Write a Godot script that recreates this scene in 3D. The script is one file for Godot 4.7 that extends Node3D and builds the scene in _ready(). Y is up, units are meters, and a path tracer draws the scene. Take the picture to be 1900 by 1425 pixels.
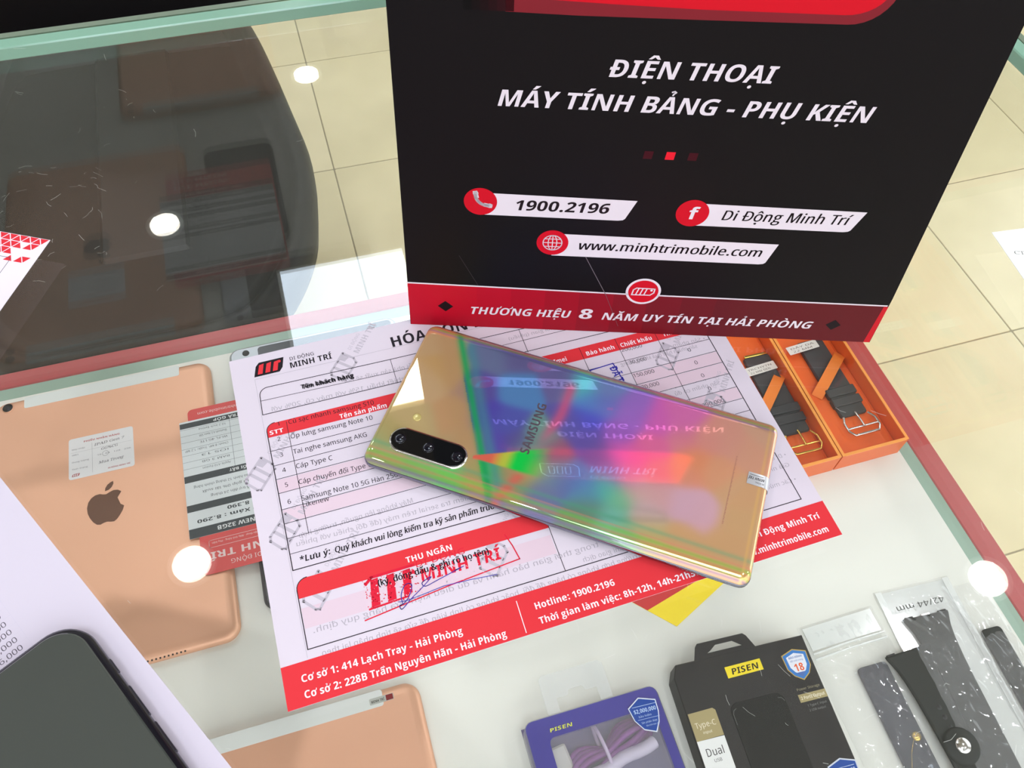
extends Node3D
# A phone-shop counter: a glass display case (the scene's axes follow the case), things lying on its top glass
# (y = 0), goods on its shelf, the shop floor beyond. Metres; sheets are laid out in millimetres.

const SHELF := -0.3075
const FLOOR := -0.97
const CEIL := 2.0
const FLAT := Basis(Vector3(1, 0, 0), Vector3(0, 0, -1), Vector3(0, 1, 0))
const VN_TABLE := "ƯU+ ưu+ ƠO+ ơo+ ẢA? ẠA. ẤÂ/ ẦÂb ẨÂ? ẪÂ~ ẬÂ. ẮĂ/ ẰĂb ẺE? ẸE. ẾÊ/ ỀÊb ỂÊ? ỆÊ. ỈI? ỊI. ỎO? ỌO. ỐÔ/ ỖÔ~ ỒÔb ỔÔ? ỘÔ. ỚÓ+ ỜÒ+ ỢO+. ỦU? ỤU. ỨÚ+ ỪÙ+ ỰU+. ảa? ạa. ấâ/ ầâb ẩâ? ẫâ~ ậâ. ắă/ ằăb ặă. ẻe? ẽe~ ẹe. ếê/ ềêb ểê? ễê~ ệê. ỉi? ịi. ỏo? ọo. ốô/ ồôb ổô? ỗô~ ộô. ớó+ ờò+ ởo+? ợo+. ủu? ụu. ứú+ ừù+ ửu+? ữũ+ ựu+. ỹy~"

var vn := {}
var sans: SystemFont
var bold: SystemFont
var serif: SystemFont
var rng := RandomNumberGenerator.new()
var M := {}


func _ready() -> void:
	# --- camera, sky, exposure
	var cam := Camera3D.new()
	cam.name = "camera"
	cam.fov = rad_to_deg(2.0 * atan(712.5 / 1528.26))
	cam.near = 0.01
	cam.far = 40.0
	cam.transform = Transform3D(Basis(Vector3.UP, -0.3351) * Basis(Vector3.RIGHT, -0.9754) * Basis(Vector3.BACK, 0.0521), Vector3(0, 0.2858, 0))
	add_child(cam)
	cam.current = true
	var env := Environment.new()
	env.background_mode = Environment.BG_COLOR
	env.background_color = Color(0.6, 0.65, 0.7)
	env.background_energy_multiplier = 0.3
	env.ambient_light_source = Environment.AMBIENT_SOURCE_DISABLED
	env.tonemap_mode = Environment.TONE_MAPPER_LINEAR
	env.tonemap_exposure = 1.08
	env.sdfgi_enabled = true
	env.ssao_enabled = true
	env.ssil_enabled = true
	var we := WorldEnvironment.new()
	we.name = "environment"
	we.environment = env
	add_child(we)
	rng.seed = 7
	fonts()
	materials()
	lights()
	room()
	chair()
	display_case()
	tablets()
	price_card()
	shelf_phones()
	leaflet()
	strap_boxes()
	cable_box()
	power_bank()
	strap_bags()
	paper_bag()
	invoice()
	prism_phone()
	price_list()
	black_phone()
	red_corner_form()
	white_notice()


func lights() -> void:
	# the downlights: the first four are mirrored in the glass, the rest are added unseen for fill
	var seen := [
		[Vector2(0.106, -3.303), "farthest round recessed ceiling downlight, mirrored in the glass beside the black bag"],
		[Vector2(-0.551, -2.521), "round recessed ceiling downlight mirrored in the glass over the black chair seat"],
		[Vector2(-0.563, -1.113), "round recessed ceiling downlight mirrored in the glass over the gold tablet and price card"],
		[Vector2(1.664, -0.425), "round recessed ceiling downlight mirrored in the glass over the red frame at right"]]
	for s in seen:
		downlight(s[0], s[1], "")
	for p in [Vector2(-0.55, 0.35), Vector2(0.6, 0.45), Vector2(1.75, 0.75), Vector2(-1.6, 0.5), Vector2(0.0, 1.1), Vector2(-1.9, -2.0), Vector2(0.8, -2.6), Vector2(2.4, -3.2), Vector2(-1.9, -3.6)]:
		downlight(p, "added round ceiling downlight, unseen, giving fill light", "added unseen fill downlights")
	panel_light(Vector2(0.06, -1.808), Vector2(0.45, 0.684), "rectangular white ceiling panel light mirrored in the glass left of the bag")
	panel_light(Vector2(-0.2, 0.86), Vector2(0.9, 0.5), "ceiling panel light seen only as the white streak along the prismatic phone's near edge")


func panel_light(p: Vector2, size: Vector2, label: String) -> void:
	var t := thing("ceiling_panel_light", label, "ceiling light", Vector3(p.x, CEIL - 0.012, p.y))
	var st := begin()
	extrude(st, rr(size.x + 0.025, size.y + 0.026, 0.004, 2), [Vector2(0.0, 0.0), Vector2(0.012, 0.0)], false)
	part("frame", st, M.white_plastic, t)
	st = begin()
	extrude(st, rr(size.x, size.y, 0.002, 2), [Vector2(-0.003, 0.0), Vector2(-0.0005, 0.0)], false)
	part("diffuser", st, glow(Color(0.86, 0.93, 1.0), 6.4), t)
	var a := AreaLight3D.new()
	a.name = "panel_lamp"
	a.area_size = size
	a.light_color = Color(0.93, 0.97, 1.0)
	a.light_energy = 0.10
	a.area_range = 12.0
	a.shadow_enabled = true
	a.position = Vector3(0, -0.006, 0)
	a.rotation.x = -PI / 2
	t.add_child(a)


func downlight(p: Vector2, label: String, group: String) -> void:
	var t := thing("ceiling_downlight", label, "ceiling light", Vector3(p.x, CEIL, p.y), 0.0, group)
	var st := begin()
	lathe(st, [Vector2(0.053, -0.002), Vector2(0.056, -0.006), Vector2(0.066, -0.005), Vector2(0.069, -0.0005)], 40)
	part("trim_ring", st, M.white_plastic, t)
	st = begin()
	lathe(st, [Vector2(0.0, -0.0035), Vector2(0.03, -0.0035), Vector2(0.0535, -0.0025)], 40)
	part("diffuser", st, glow(Color(1.0, 0.98, 0.93), 16.0), t)
	var l := AreaLight3D.new()
	l.name = "lamp"
	l.area_size = Vector2(0.072, 0.072)
	l.light_color = Color(0.97, 0.98, 1.0)
	l.light_energy = 0.55
	l.area_range = 12.0
	l.area_attenuation = 2.0
	l.shadow_enabled = true
	l.position = Vector3(0, -0.0055, 0)
	l.rotation.x = -PI / 2
	t.add_child(l)


# ------------------------------------------------------------------ helpers: names, materials, shapes

func fonts() -> void:
	for w in VN_TABLE.split(" "):
		vn[w[0]] = w.substr(1)
	sans = font_of("Droid Sans", 400)
	bold = font_of("Droid Sans", 700)
	serif = font_of("Droid Serif", 400)


func font_of(n: String, w: int) -> SystemFont:
	var f := SystemFont.new()
	f.font_names = PackedStringArray([n])
	f.font_weight = w
	return f


func mat(c: Color, rough := 0.6, metal := 0.0, spec := 0.5) -> StandardMaterial3D:
	var m := StandardMaterial3D.new()
	m.albedo_color = c
	m.roughness = rough
	m.metallic = metal
	m.metallic_specular = spec
	m.cull_mode = BaseMaterial3D.CULL_DISABLED
	return m


func c8(r: int, g: int, b: int) -> Color:
	return Color(r / 255.0, g / 255.0, b / 255.0)


func glow(c: Color, e: float) -> StandardMaterial3D:
	var m := mat(Color(0.9, 0.9, 0.9), 0.5)
	m.emission_enabled = true
	m.emission = c
	m.emission_energy_multiplier = e
	return m


func pane(c: Color, alpha: float, rough := 0.0) -> StandardMaterial3D:
	var m := mat(Color(c.r, c.g, c.b, alpha), rough)
	m.transparency = BaseMaterial3D.TRANSPARENCY_ALPHA
	return m


func materials() -> void:
	M.ink = mat(Color.WHITE, 0.6, 0.0, 0.22)
	M.ink.vertex_color_use_as_albedo = true
	M.ink.vertex_color_is_srgb = true
	M.gloss_ink = mat(Color.WHITE, 0.4, 0.0, 0.25)
	M.gloss_ink.vertex_color_use_as_albedo = true
	M.gloss_ink.vertex_color_is_srgb = true
	M.paper = mat(c8(216, 204, 216), 0.75)
	M.white_paper = mat(c8(240, 240, 238), 0.75)
	M.white_plastic = mat(c8(235, 236, 234), 0.4)
	M.glass = pane(Color(0.75, 0.85, 0.8), 0.006)
	M.upright_glass = pane(Color(0.75, 0.85, 0.8), 0.004)
	M.upright_glass.metallic_specular = 0.42
	M.glass_edge = mat(c8(138, 180, 158), 0.15)
	M.glass_edge_dark = mat(c8(116, 132, 112), 0.3)
	M.seam = mat(c8(70, 66, 55), 0.6)
	M.shelf = mat(c8(226, 226, 215), 0.4)
	M.frame_red = mat(c8(178, 62, 66), 0.35)
	M.channel = mat(c8(152, 176, 158), 0.25)
	M.black = mat(c8(18, 17, 18), 0.4)
	M.bag_black = mat(c8(14, 9, 11), 0.45, 0.0, 0.25)
	M.chair = mat(c8(14, 13, 14), 0.5, 0.0, 0.3)
	M.chrome = mat(c8(215, 214, 210), 0.18, 1.0)
	M.gold = mat(c8(226, 190, 96), 0.2, 1.0)
	M.rose = mat(c8(224, 172, 140), 0.42, 0.45)
	M.antenna = mat(c8(214, 218, 212), 0.45)
	M.rubber = mat(c8(42, 44, 41), 0.6, 0.0, 0.35)
	M.navy = mat(c8(34, 35, 50), 0.6, 0.0, 0.35)
	M.orange = mat(c8(232, 102, 28), 0.3)
	M.orange_edge = mat(c8(246, 158, 72), 0.3)
	M.film = pane(Color(0.95, 0.95, 0.95), 0.12, 0.07)
	M.film_milky = pane(Color(0.97, 0.98, 0.96), 0.48, 0.12)
	M.clear = pane(Color(0.95, 0.96, 0.97), 0.06, 0.04)


func numbered(n: String, parent: Node) -> String:
	if not parent.has_node(n):
		return n
	var k := 1
	while parent.has_node("%s_%03d" % [n, k]):
		k += 1
	return "%s_%03d" % [n, k]


func tag(o: Node, label: String, category: String, group := "") -> void:
	o.set_meta("label", label)
	o.set_meta("category", category)
	if group:
		o.set_meta("group", group)


func thing(called: String, label: String, category: String, at := Vector3.ZERO, turn := 0.0, group := "") -> Node3D:
	var o := Node3D.new()
	o.name = numbered(called, self)
	add_child(o, true)
	o.position = at
	o.rotation.y = turn
	tag(o, label, category, group)
	return o


func mesh_node(called: String, mesh: Mesh, m: Material, parent: Node) -> MeshInstance3D:
	var o := MeshInstance3D.new()
	o.name = numbered(called, parent)
	o.mesh = mesh
	o.material_override = m
	parent.add_child(o, true)
	return o


func part(called: String, st: SurfaceTool, m: Material, parent: Node) -> MeshInstance3D:
	st.generate_normals()
	return mesh_node(called, st.commit(), m, parent)


func struct(called: String, st: SurfaceTool, m: Material) -> MeshInstance3D:
	var o := part(called, st, m, self)
	o.set_meta("kind", "structure")
	return o


func begin() -> SurfaceTool:
	var st := SurfaceTool.new()
	st.begin(Mesh.PRIMITIVE_TRIANGLES)
	return st


func tri(st: SurfaceTool, a: Vector3, b: Vector3, c: Vector3, n: Vector3) -> void:
	if (a - c).cross(a - b).dot(n) < 0.0:
		var s := b
		b = c
		c = s
	for v in [a, b, c]:
		if uv_size.x > 0.0:
			st.set_uv(Vector2(v.x / uv_size.x + 0.5, v.z / uv_size.y + 0.5))
		st.add_vertex(v)


func quad(st: SurfaceTool, a: Vector3, b: Vector3, c: Vector3, d: Vector3, n: Vector3) -> void:
	tri(st, a, b, c, n)
	tri(st, a, c, d, n)


func rr(w: float, h: float, r: float, seg := 6) -> PackedVector2Array:
	var p := PackedVector2Array()
	var k := 0
	for c in [Vector2(1, 1), Vector2(-1, 1), Vector2(-1, -1), Vector2(1, -1)]:
		for i in seg + 1:
			var a: float = (k + float(i) / seg) * PI / 2
			p.append(Vector2(c.x * (w / 2 - r), c.y * (h / 2 - r)) + Vector2(cos(a), sin(a)) * r)
		k += 1
	return p


func shifted(p: PackedVector2Array, by: Vector2) -> PackedVector2Array:
	var q := PackedVector2Array()
	for v in p:
		q.append(v + by)
	return q


func inset(p: PackedVector2Array, d: float) -> PackedVector2Array:
	if d == 0.0:
		return p
	var q := PackedVector2Array()
	var area := 0.0
	for i in p.size():
		area += p[i].cross(p[(i + 1) % p.size()])
	var s := signf(area)
	for i in p.size():
		var e0 := (p[i] - p[(i - 1 + p.size()) % p.size()]).normalized()
		var e1 := (p[(i + 1) % p.size()] - p[i]).normalized()
		var n0 := Vector2(-e0.y, e0.x) * s
		var n1 := Vector2(-e1.y, e1.x) * s
		var n := (n0 + n1).normalized()
		q.append(p[i] + n * d / maxf(0.4, n.dot(n0)))
	return q


func loft(st: SurfaceTool, rings: Array, ys: Array, smooth := true, top := true, bottom := true) -> void:
	# rings: outlines in x, z with as many points each, from bottom to top
	var n: int = rings[0].size()
	var area := 0.0
	for i in n:
		area += rings[0][i].cross(rings[0][(i + 1) % n])
	var s := signf(area)
	st.set_smooth_group(1 if smooth else -1)
	for k in rings.size() - 1:
		var dy: float = ys[k + 1] - ys[k]
		for i in n:
			var j := (i + 1) % n
			var a: Vector2 = rings[k][i]
			var b: Vector2 = rings[k][j]
			var c: Vector2 = rings[k + 1][j]
			var d: Vector2 = rings[k + 1][i]
			var e := (b - a) if (b - a).length() > 1e-9 else (c - d)
			if e.length() < 1e-9:
				continue
			var o := Vector2(e.y, -e.x).normalized() * s
			var di := (a - d).dot(o)
			quad(st, Vector3(a.x, ys[k], a.y), Vector3(b.x, ys[k], b.y), Vector3(c.x, ys[k + 1], c.y), Vector3(d.x, ys[k + 1], d.y), Vector3(o.x * dy, di, o.y * dy))
	st.set_smooth_group(-1)
	if top:
		cap(st, rings[-1], ys[-1], 1.0)
	if bottom:
		cap(st, rings[0], ys[0], -1.0)


func cap(st: SurfaceTool, p: PackedVector2Array, y: float, up: float) -> void:
	var t := Geometry2D.triangulate_polygon(p)
	for i in range(0, t.size(), 3):
		tri(st, Vector3(p[t[i]].x, y, p[t[i]].y), Vector3(p[t[i + 1]].x, y, p[t[i + 1]].y), Vector3(p[t[i + 2]].x, y, p[t[i + 2]].y), Vector3(0, up, 0))


func extrude(st: SurfaceTool, p: PackedVector2Array, levels: Array, smooth := true, top := true, bottom := true) -> void:
	# levels: Vector2(height, inset), from bottom to top
	var rings := []
	var ys := []
	for l in levels:
		rings.append(inset(p, l.y))
		ys.append(l.x)
	loft(st, rings, ys, smooth, top, bottom)


func box(st: SurfaceTool, lo: Vector3, hi: Vector3, bevel := 0.0) -> void:
	var p := PackedVector2Array([Vector2(lo.x, lo.z), Vector2(hi.x, lo.z), Vector2(hi.x, hi.z), Vector2(lo.x, hi.z)])
	if bevel > 0.0:
		var r := shifted(rr(hi.x - lo.x, hi.z - lo.z, bevel, 2), Vector2(lo.x + hi.x, lo.z + hi.z) / 2)
		extrude(st, r, [Vector2(lo.y, bevel), Vector2(lo.y + bevel, 0), Vector2(hi.y - bevel, 0), Vector2(hi.y, bevel)], false)
	else:
		extrude(st, p, [Vector2(lo.y, 0), Vector2(hi.y, 0)], false)


func lathe(st: SurfaceTool, profile: Array, seg := 24, at := Vector3.ZERO) -> void:
	st.set_smooth_group(1)
	for k in profile.size() - 1:
		var p: Vector2 = profile[k]
		var q: Vector2 = profile[k + 1]
		for i in seg:
			var a := TAU * i / seg
			var b := TAU * (i + 1) / seg
			var n := Vector3(cos((a + b) / 2), 0, sin((a + b) / 2)) * (q.y - p.y) + Vector3.UP * (p.x - q.x)
			quad(st, at + Vector3(p.x * cos(a), p.y, p.x * sin(a)), at + Vector3(p.x * cos(b), p.y, p.x * sin(b)), at + Vector3(q.x * cos(b), q.y, q.x * sin(b)), at + Vector3(q.x * cos(a), q.y, q.x * sin(a)), n)


func tube(st: SurfaceTool, pts: Array, r: float, seg := 8, closed := false) -> void:
	st.set_smooth_group(1)
	var rings := []
	var count := pts.size()
	var side := Vector3.ZERO
	for i in count:
		var before: Vector3 = pts[(i - 1 + count) % count] if closed or i > 0 else pts[0]
		var after: Vector3 = pts[(i + 1) % count] if closed or i < count - 1 else pts[-1]
		var d := (after - before).normalized()
		if side == Vector3.ZERO:
			side = d.cross(Vector3.UP)
			if side.length() < 0.1:
				side = d.cross(Vector3.RIGHT)
		side = (side - d * side.dot(d)).normalized()
		var up := side.cross(d)
		var ring := []
		for k in seg:
			ring.append(pts[i] + (side * cos(TAU * k / seg) + up * sin(TAU * k / seg)) * r)
		rings.append(ring)
	for i in count if closed else count - 1:
		var j := (i + 1) % count
		for k in seg:
			var l := (k + 1) % seg
			var mid: Vector3 = (rings[i][k] + rings[i][l]) / 2 - pts[i]
			quad(st, rings[i][k], rings[i][l], rings[j][l], rings[j][k], mid)


class Ink:
	# flat print on a sheet: millimetres, y down (or up with sy = 1), built in the XY plane
	var st := SurfaceTool.new()
	var sy := -1.0
	var z := 0.0
	var col := Color.BLACK
	var vn: Dictionary
	var n := 0

	func _init(table: Dictionary, color := Color.BLACK, up := false) -> void:
		st.begin(Mesh.PRIMITIVE_TRIANGLES)
		vn = table
		col = color
		sy = 1.0 if up else -1.0

	func raw(a: Vector2, b: Vector2, c: Vector2) -> void:
		if (b - a).cross(c - a) > 0.0:
			var s := b
			b = c
			c = s
		for v in [a, b, c]:
			st.set_normal(Vector3(0, 0, 1))
			st.set_color(col)
			st.add_vertex(Vector3(v.x, v.y, z))
		n += 1

	func poly(p: Array) -> void:
		var q := PackedVector2Array()
		for v in p:
			q.append(Vector2(v.x, v.y * sy) * 0.001)
		var t := Geometry2D.triangulate_polygon(q)
		for i in range(0, t.size(), 3):
			raw(q[t[i]], q[t[i + 1]], q[t[i + 2]])

	func rect(x0: float, y0: float, x1: float, y1: float) -> void:
		poly([Vector2(x0, y0), Vector2(x1, y0), Vector2(x1, y1), Vector2(x0, y1)])

	func line(p: Array, w: float, closed := false) -> void:
		for i in p.size() if closed else p.size() - 1:
			var a: Vector2 = p[i]
			var b: Vector2 = p[(i + 1) % p.size()]
			if a.distance_to(b) < 1e-6:
				continue
			var d := (b - a).normalized() * w / 2
			var s := Vector2(-d.y, d.x)
			poly([a - d + s, b + d + s, b + d - s, a - d - s])

	func arc(c: Vector2, r: Vector2, a0: float, a1: float, k := 12) -> Array:
		var p := []
		for i in k + 1:
			var a := deg_to_rad(lerpf(a0, a1, float(i) / k))
			p.append(c + Vector2(cos(a) * r.x, sin(a) * r.y))
		return p

	func disc(c: Vector2, r: float, k := 24) -> void:
		poly(arc(c, Vector2(r, r), 0.0, 360.0 - 360.0 / k, k - 1))

	func ring(c: Vector2, r: float, w: float, k := 28) -> void:
		line(arc(c, Vector2(r, r), 0.0, 360.0 - 360.0 / k, k - 1), w, true)

	func rrect(x0: float, y0: float, x1: float, y1: float, r: float) -> Array:
		return arc(Vector2(x0 + r, y0 + r), Vector2(r, r), 180, 270, 5) + arc(Vector2(x1 - r, y0 + r), Vector2(r, r), 270, 360, 5) + arc(Vector2(x1 - r, y1 - r), Vector2(r, r), 0, 90, 5) + arc(Vector2(x0 + r, y1 - r), Vector2(r, r), 90, 180, 5)

	func text(f: Font, s: String, x: float, y: float, w: float, cap_height: float, shear := 0.0, ang := 0.0, mirror := false) -> void:
		# baseline starts at x, y (its right end if mirrored); w = width in mm, 0 for the font's own
		var base := ""
		var marks := []
		for ch in s:
			if vn.has(ch):
				var d: String = vn[ch]
				base += d[0]
				for k in d.substr(1):
					marks.append([base.length() - 1, k])
			else:
				base += ch
		var tm := TextMesh.new()
		tm.font = f
		tm.font_size = 64
		tm.pixel_size = 0.01
		tm.depth = 0.0
		tm.curve_step = 3.0 if cap_height < 3.0 else 1.5
		tm.horizontal_alignment = HORIZONTAL_ALIGNMENT_LEFT
		tm.vertical_alignment = VERTICAL_ALIGNMENT_TOP
		tm.text = base
		var asc := f.get_ascent(64) * 0.01
		var total := f.get_string_size(base, HORIZONTAL_ALIGNMENT_LEFT, -1, 64).x * 0.01
		var k := cap_height * 0.001 / 0.46
		var kx := w * 0.001 / total if w > 0.0 else k
		var o := Vector2(x, y * sy) * 0.001
		var r := deg_to_rad(ang)
		var ex := Vector2(cos(r), sin(r)) * kx * (-1.0 if mirror else 1.0)
		var ey := Vector2(-sin(r), cos(r)) * k + Vector2(cos(r), sin(r)) * k * shear
		var arrays := tm.surface_get_arrays(0)
		var v: PackedVector3Array = arrays[Mesh.ARRAY_VERTEX]
		var ix: PackedInt32Array = arrays[Mesh.ARRAY_INDEX]
		for i in range(0, ix.size() - 2, 3):
			var p := v[ix[i]]
			var q := v[ix[i + 1]]
			var u := v[ix[i + 2]]
			raw(o + ex * p.x + ey * (p.y + asc), o + ex * q.x + ey * (q.y + asc), o + ex * u.x + ey * (u.y + asc))
		for m in marks:
			var x0 := f.get_string_size(base.substr(0, m[0]), HORIZONTAL_ALIGNMENT_LEFT, -1, 64).x * 0.01
			var x1 := f.get_string_size(base.substr(0, m[0] + 1), HORIZONTAL_ALIGNMENT_LEFT, -1, 64).x * 0.01
			var c := (x0 + x1) / 2
			var ch: String = base[m[0]]
			var h := 0.46 if ch == ch.to_upper() else 0.345
			var stacked := ch in "ÂÊÔĂâêôă"
			var t := h + 0.03
			var pts := []
			match m[1]:
				".":
					for i in 8:
						pts.append(Vector2(c + 0.045 * cos(TAU * i / 8), -0.11 + 0.045 * sin(TAU * i / 8)))
					fan(pts, o, ex, ey)
				"?":
					if stacked:
						stroke([Vector2(c + 0.1, t + 0.12), Vector2(c + 0.15, t + 0.13), Vector2(c + 0.16, t + 0.09), Vector2(c + 0.13, t + 0.06)], 0.035, o, ex, ey)
					else:
						stroke([Vector2(c - 0.05, t + 0.11), Vector2(c, t + 0.13), Vector2(c + 0.045, t + 0.1), Vector2(c + 0.005, t + 0.06), Vector2(c + 0.0, t + 0.02)], 0.04, o, ex, ey)
				"/":
					stroke([Vector2(c + 0.1, t + 0.06), Vector2(c + 0.17, t + 0.15)], 0.045, o, ex, ey)
				"b":
					stroke([Vector2(c + 0.17, t + 0.06), Vector2(c + 0.1, t + 0.15)], 0.045, o, ex, ey)
				"~":
					var up := 0.13 if stacked else 0.04
					stroke([Vector2(c - 0.11, t + up), Vector2(c - 0.05, t + up + 0.04), Vector2(c + 0.04, t + up), Vector2(c + 0.1, t + up + 0.045)], 0.04, o, ex, ey)
				"+":
					var e := x1 - 0.06
					stroke([Vector2(e - 0.01, h - 0.03), Vector2(e + 0.06, h + 0.0), Vector2(e + 0.075, h + 0.09)], 0.05, o, ex, ey)

	func fan(p: Array, o: Vector2, ex: Vector2, ey: Vector2) -> void:
		for i in range(1, p.size() - 1):
			raw(o + ex * p[0].x + ey * p[0].y, o + ex * p[i].x + ey * p[i].y, o + ex * p[i + 1].x + ey * p[i + 1].y)

	func stroke(p: Array, w: float, o: Vector2, ex: Vector2, ey: Vector2) -> void:
		for i in p.size() - 1:
			var d: Vector2 = (p[i + 1] - p[i]).normalized() * w / 2
			var s := Vector2(-d.y, d.x)
			fan([p[i] - d * 0.5 + s, p[i + 1] + d * 0.5 + s, p[i + 1] + d * 0.5 - s, p[i] - d * 0.5 - s], o, ex, ey)


func ink(c: Color, up := false) -> Ink:
	return Ink.new(vn, c, up)


func lay(k: Ink, called: String, parent: Node, y: float, m: Material = null, where := Vector3.ZERO) -> MeshInstance3D:
	# puts print on a sheet that lies flat, y above the thing's base
	if k.n == 0:
		return null
	var o := mesh_node(called, k.st.commit(), m if m else M.ink, parent)
	o.transform = Transform3D(FLAT, where + Vector3(0, y, 0))
	return o


func sheet(called: String, w: float, h: float, m: Material, parent: Node, thick := 0.00025) -> void:
	# a sheet of paper, its top left corner at the thing's origin (mm)
	var st := begin()
	box(st, Vector3(0, 0.00005, 0), Vector3(w * 0.001, 0.00005 + thick, h * 0.001))
	part(called, st, m, parent)


func hand_logo(k: Ink, x: float, y: float, w: float, h: float, edge: Color, bars: Color) -> void:
	# the shop's mark: a slanted rounded tile with three bars and a dot
	k.col = edge
	var s := 0.18 * w
	k.poly([Vector2(x, y + h), Vector2(x + s * 0.55, y + h * 0.25), Vector2(x + s * 1.2, y), Vector2(x + w, y), Vector2(x + w - s * 0.5, y + h * 0.72), Vector2(x + w - s * 1.15, y + h)])
	k.z += 0.00003
	k.col = bars
	for i in 3:
		var bx := x + w * (0.12 + 0.235 * i)
		k.poly([Vector2(bx, y + h * 0.86), Vector2(bx + s * 0.5, y + h * 0.2), Vector2(bx + s * 0.5 + w * 0.15, y + h * 0.14), Vector2(bx + w * 0.15, y + h * 0.86)])
	k.disc(Vector2(x + w * 0.84, y + h * 0.24), h * 0.1, 10)
	k.z -= 0.00003


# ------------------------------------------------------------------ the setting

func noise_tex(freq: float, a: Color, b: Color, sd: int, size := 256) -> NoiseTexture2D:
	var n := FastNoiseLite.new()
	n.seed = sd
	n.frequency = freq
	n.fractal_octaves = 4
	var t := NoiseTexture2D.new()
	t.width = size
	t.height = size
	t.seamless = true
	t.noise = n
	var g := Gradient.new()
	g.set_color(0, a)
	g.set_color(1, b)
	t.color_ramp = g
	return t


func room() -> void:
	var x0 := -2.335
	var x1 := 3.265
	var z0 := -4.26
	var z1 := 1.34
	var st := begin()
	box(st, Vector3(x0, FLOOR - 0.12, z0), Vector3(x1, FLOOR - 0.0014, z1))
	var floor_node := struct("floor", st, mat(c8(160, 150, 118), 0.8))
	var tone := [[240, 228, 180], [243, 231, 185], [237, 225, 178]]
	var tiles := []
	for k in 3:
		st = begin()
		extrude(st, rr(0.3972, 0.3972, 0.002, 1), [Vector2(-0.0014, 0.0), Vector2(-0.0008, 0.0), Vector2(0.0, 0.0008)], false)
		st.generate_normals()
		var m := mat(Color.WHITE, 0.22)
		var c := c8(tone[k][0], tone[k][1], tone[k][2])
		m.albedo_texture = noise_tex(0.012, c.darkened(0.035), c.lightened(0.03), 20 + k)
		m.uv1_triplanar = true
		m.uv1_scale = Vector3(2.3, 2.3, 2.3)
		tiles.append([st.commit(), m])
	for i in 14:
		for j in 14:
			var v: Array = tiles[rng.randi_range(0, 2)]
			var o := mesh_node("tile", v[0], v[1], floor_node)
			o.position = Vector3(x0 + 0.2 + 0.4 * i, FLOOR, z0 + 0.2 + 0.4 * j)
	var white := mat(c8(206, 206, 204), 0.8)
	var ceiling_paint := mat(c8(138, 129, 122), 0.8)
	st = begin()
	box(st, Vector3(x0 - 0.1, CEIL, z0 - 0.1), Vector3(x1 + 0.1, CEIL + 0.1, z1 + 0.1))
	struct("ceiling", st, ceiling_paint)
	var walls := {
		"wall_left": [Vector3(x0 - 0.1, FLOOR - 0.12, z0), Vector3(x0, CEIL, z1)],
		"wall_back": [Vector3(x0 - 0.1, FLOOR - 0.12, z0 - 0.1), Vector3(x1 + 0.1, CEIL, z0)]}
	for w in walls:
		st = begin()
		box(st, walls[w][0], walls[w][1])
		struct(w, st, white)
	# the right wall with an added glowing window that brightens the floor
	st = begin()
	box(st, Vector3(x1, FLOOR - 0.12, z0), Vector3(x1 + 0.1, FLOOR + 0.5, z1))
	box(st, Vector3(x1, CEIL - 0.5, z0), Vector3(x1 + 0.1, CEIL, z1))
	box(st, Vector3(x1, FLOOR + 0.5, z0), Vector3(x1 + 0.1, CEIL - 0.5, -2.2))
	box(st, Vector3(x1, FLOOR + 0.5, 0.8), Vector3(x1 + 0.1, CEIL - 0.5, z1))
	struct("wall_right", st, white)
	st = begin()
	box(st, Vector3(x1 + 0.06, FLOOR + 0.5, -2.2), Vector3(x1 + 0.08, CEIL - 0.5, 0.8))
	var added_win := struct("added_window_1", st, glow(Color(0.93, 0.97, 1.0), 1.0))
	st = begin()
	for z in [-2.2, -1.2, -0.2, 0.76]:
		box(st, Vector3(x1 + 0.01, FLOOR + 0.5, z), Vector3(x1 + 0.055, CEIL - 0.5, z + 0.04))
	part("added_window_frame", st, M.white_plastic, added_win)
	st = begin()
	box(st, Vector3(x0 - 0.1, FLOOR - 0.12, z1), Vector3(-0.9, CEIL, z1 + 0.1))
	box(st, Vector3(2.7, FLOOR - 0.12, z1), Vector3(x1 + 0.1, CEIL, z1 + 0.1))
	box(st, Vector3(-0.9, FLOOR - 0.12, z1), Vector3(2.7, FLOOR + 0.9, z1 + 0.1))
	box(st, Vector3(-0.9, CEIL - 0.35, z1), Vector3(2.7, CEIL, z1 + 0.1))
	struct("wall_front", st, white)
	st = begin()
	box(st, Vector3(-0.9, FLOOR + 0.9, z1 + 0.06), Vector3(2.7, CEIL - 0.35, z1 + 0.08))
	var added_win2 := struct("added_window_2", st, glow(Color(0.93, 0.97, 1.0), 1.5))  # added glowing window behind the viewer, made up for fill and highlights
	st = begin()
	for x in [-0.9, 0.3, 1.5, 2.66]:
		box(st, Vector3(x, FLOOR + 0.9, z1 + 0.01), Vector3(x + 0.04, CEIL - 0.35, z1 + 0.055))
	part("added_window_frame", st, M.white_plastic, added_win2)
	var f := AreaLight3D.new()  # added fill lamp in front of the made-up front window
	f.name = "added_front_fill_light"
	f.area_size = Vector2(3.5, 1.6)
	f.light_color = Color(0.95, 0.98, 1.0)
	f.light_energy = 0.2
	f.area_range = 12.0
	f.shadow_enabled = true
	f.position = Vector3(0.9, CEIL - 1.2, z1 - 0.01)
	add_child(f)
	var a := AreaLight3D.new()  # added fill lamp in front of the made-up right window
	a.name = "added_right_fill_light"
	a.area_size = Vector2(2.9, 1.9)
	a.light_color = Color(0.95, 0.98, 1.0)
	a.light_energy = 1.7
	a.area_range = 12.0
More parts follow.
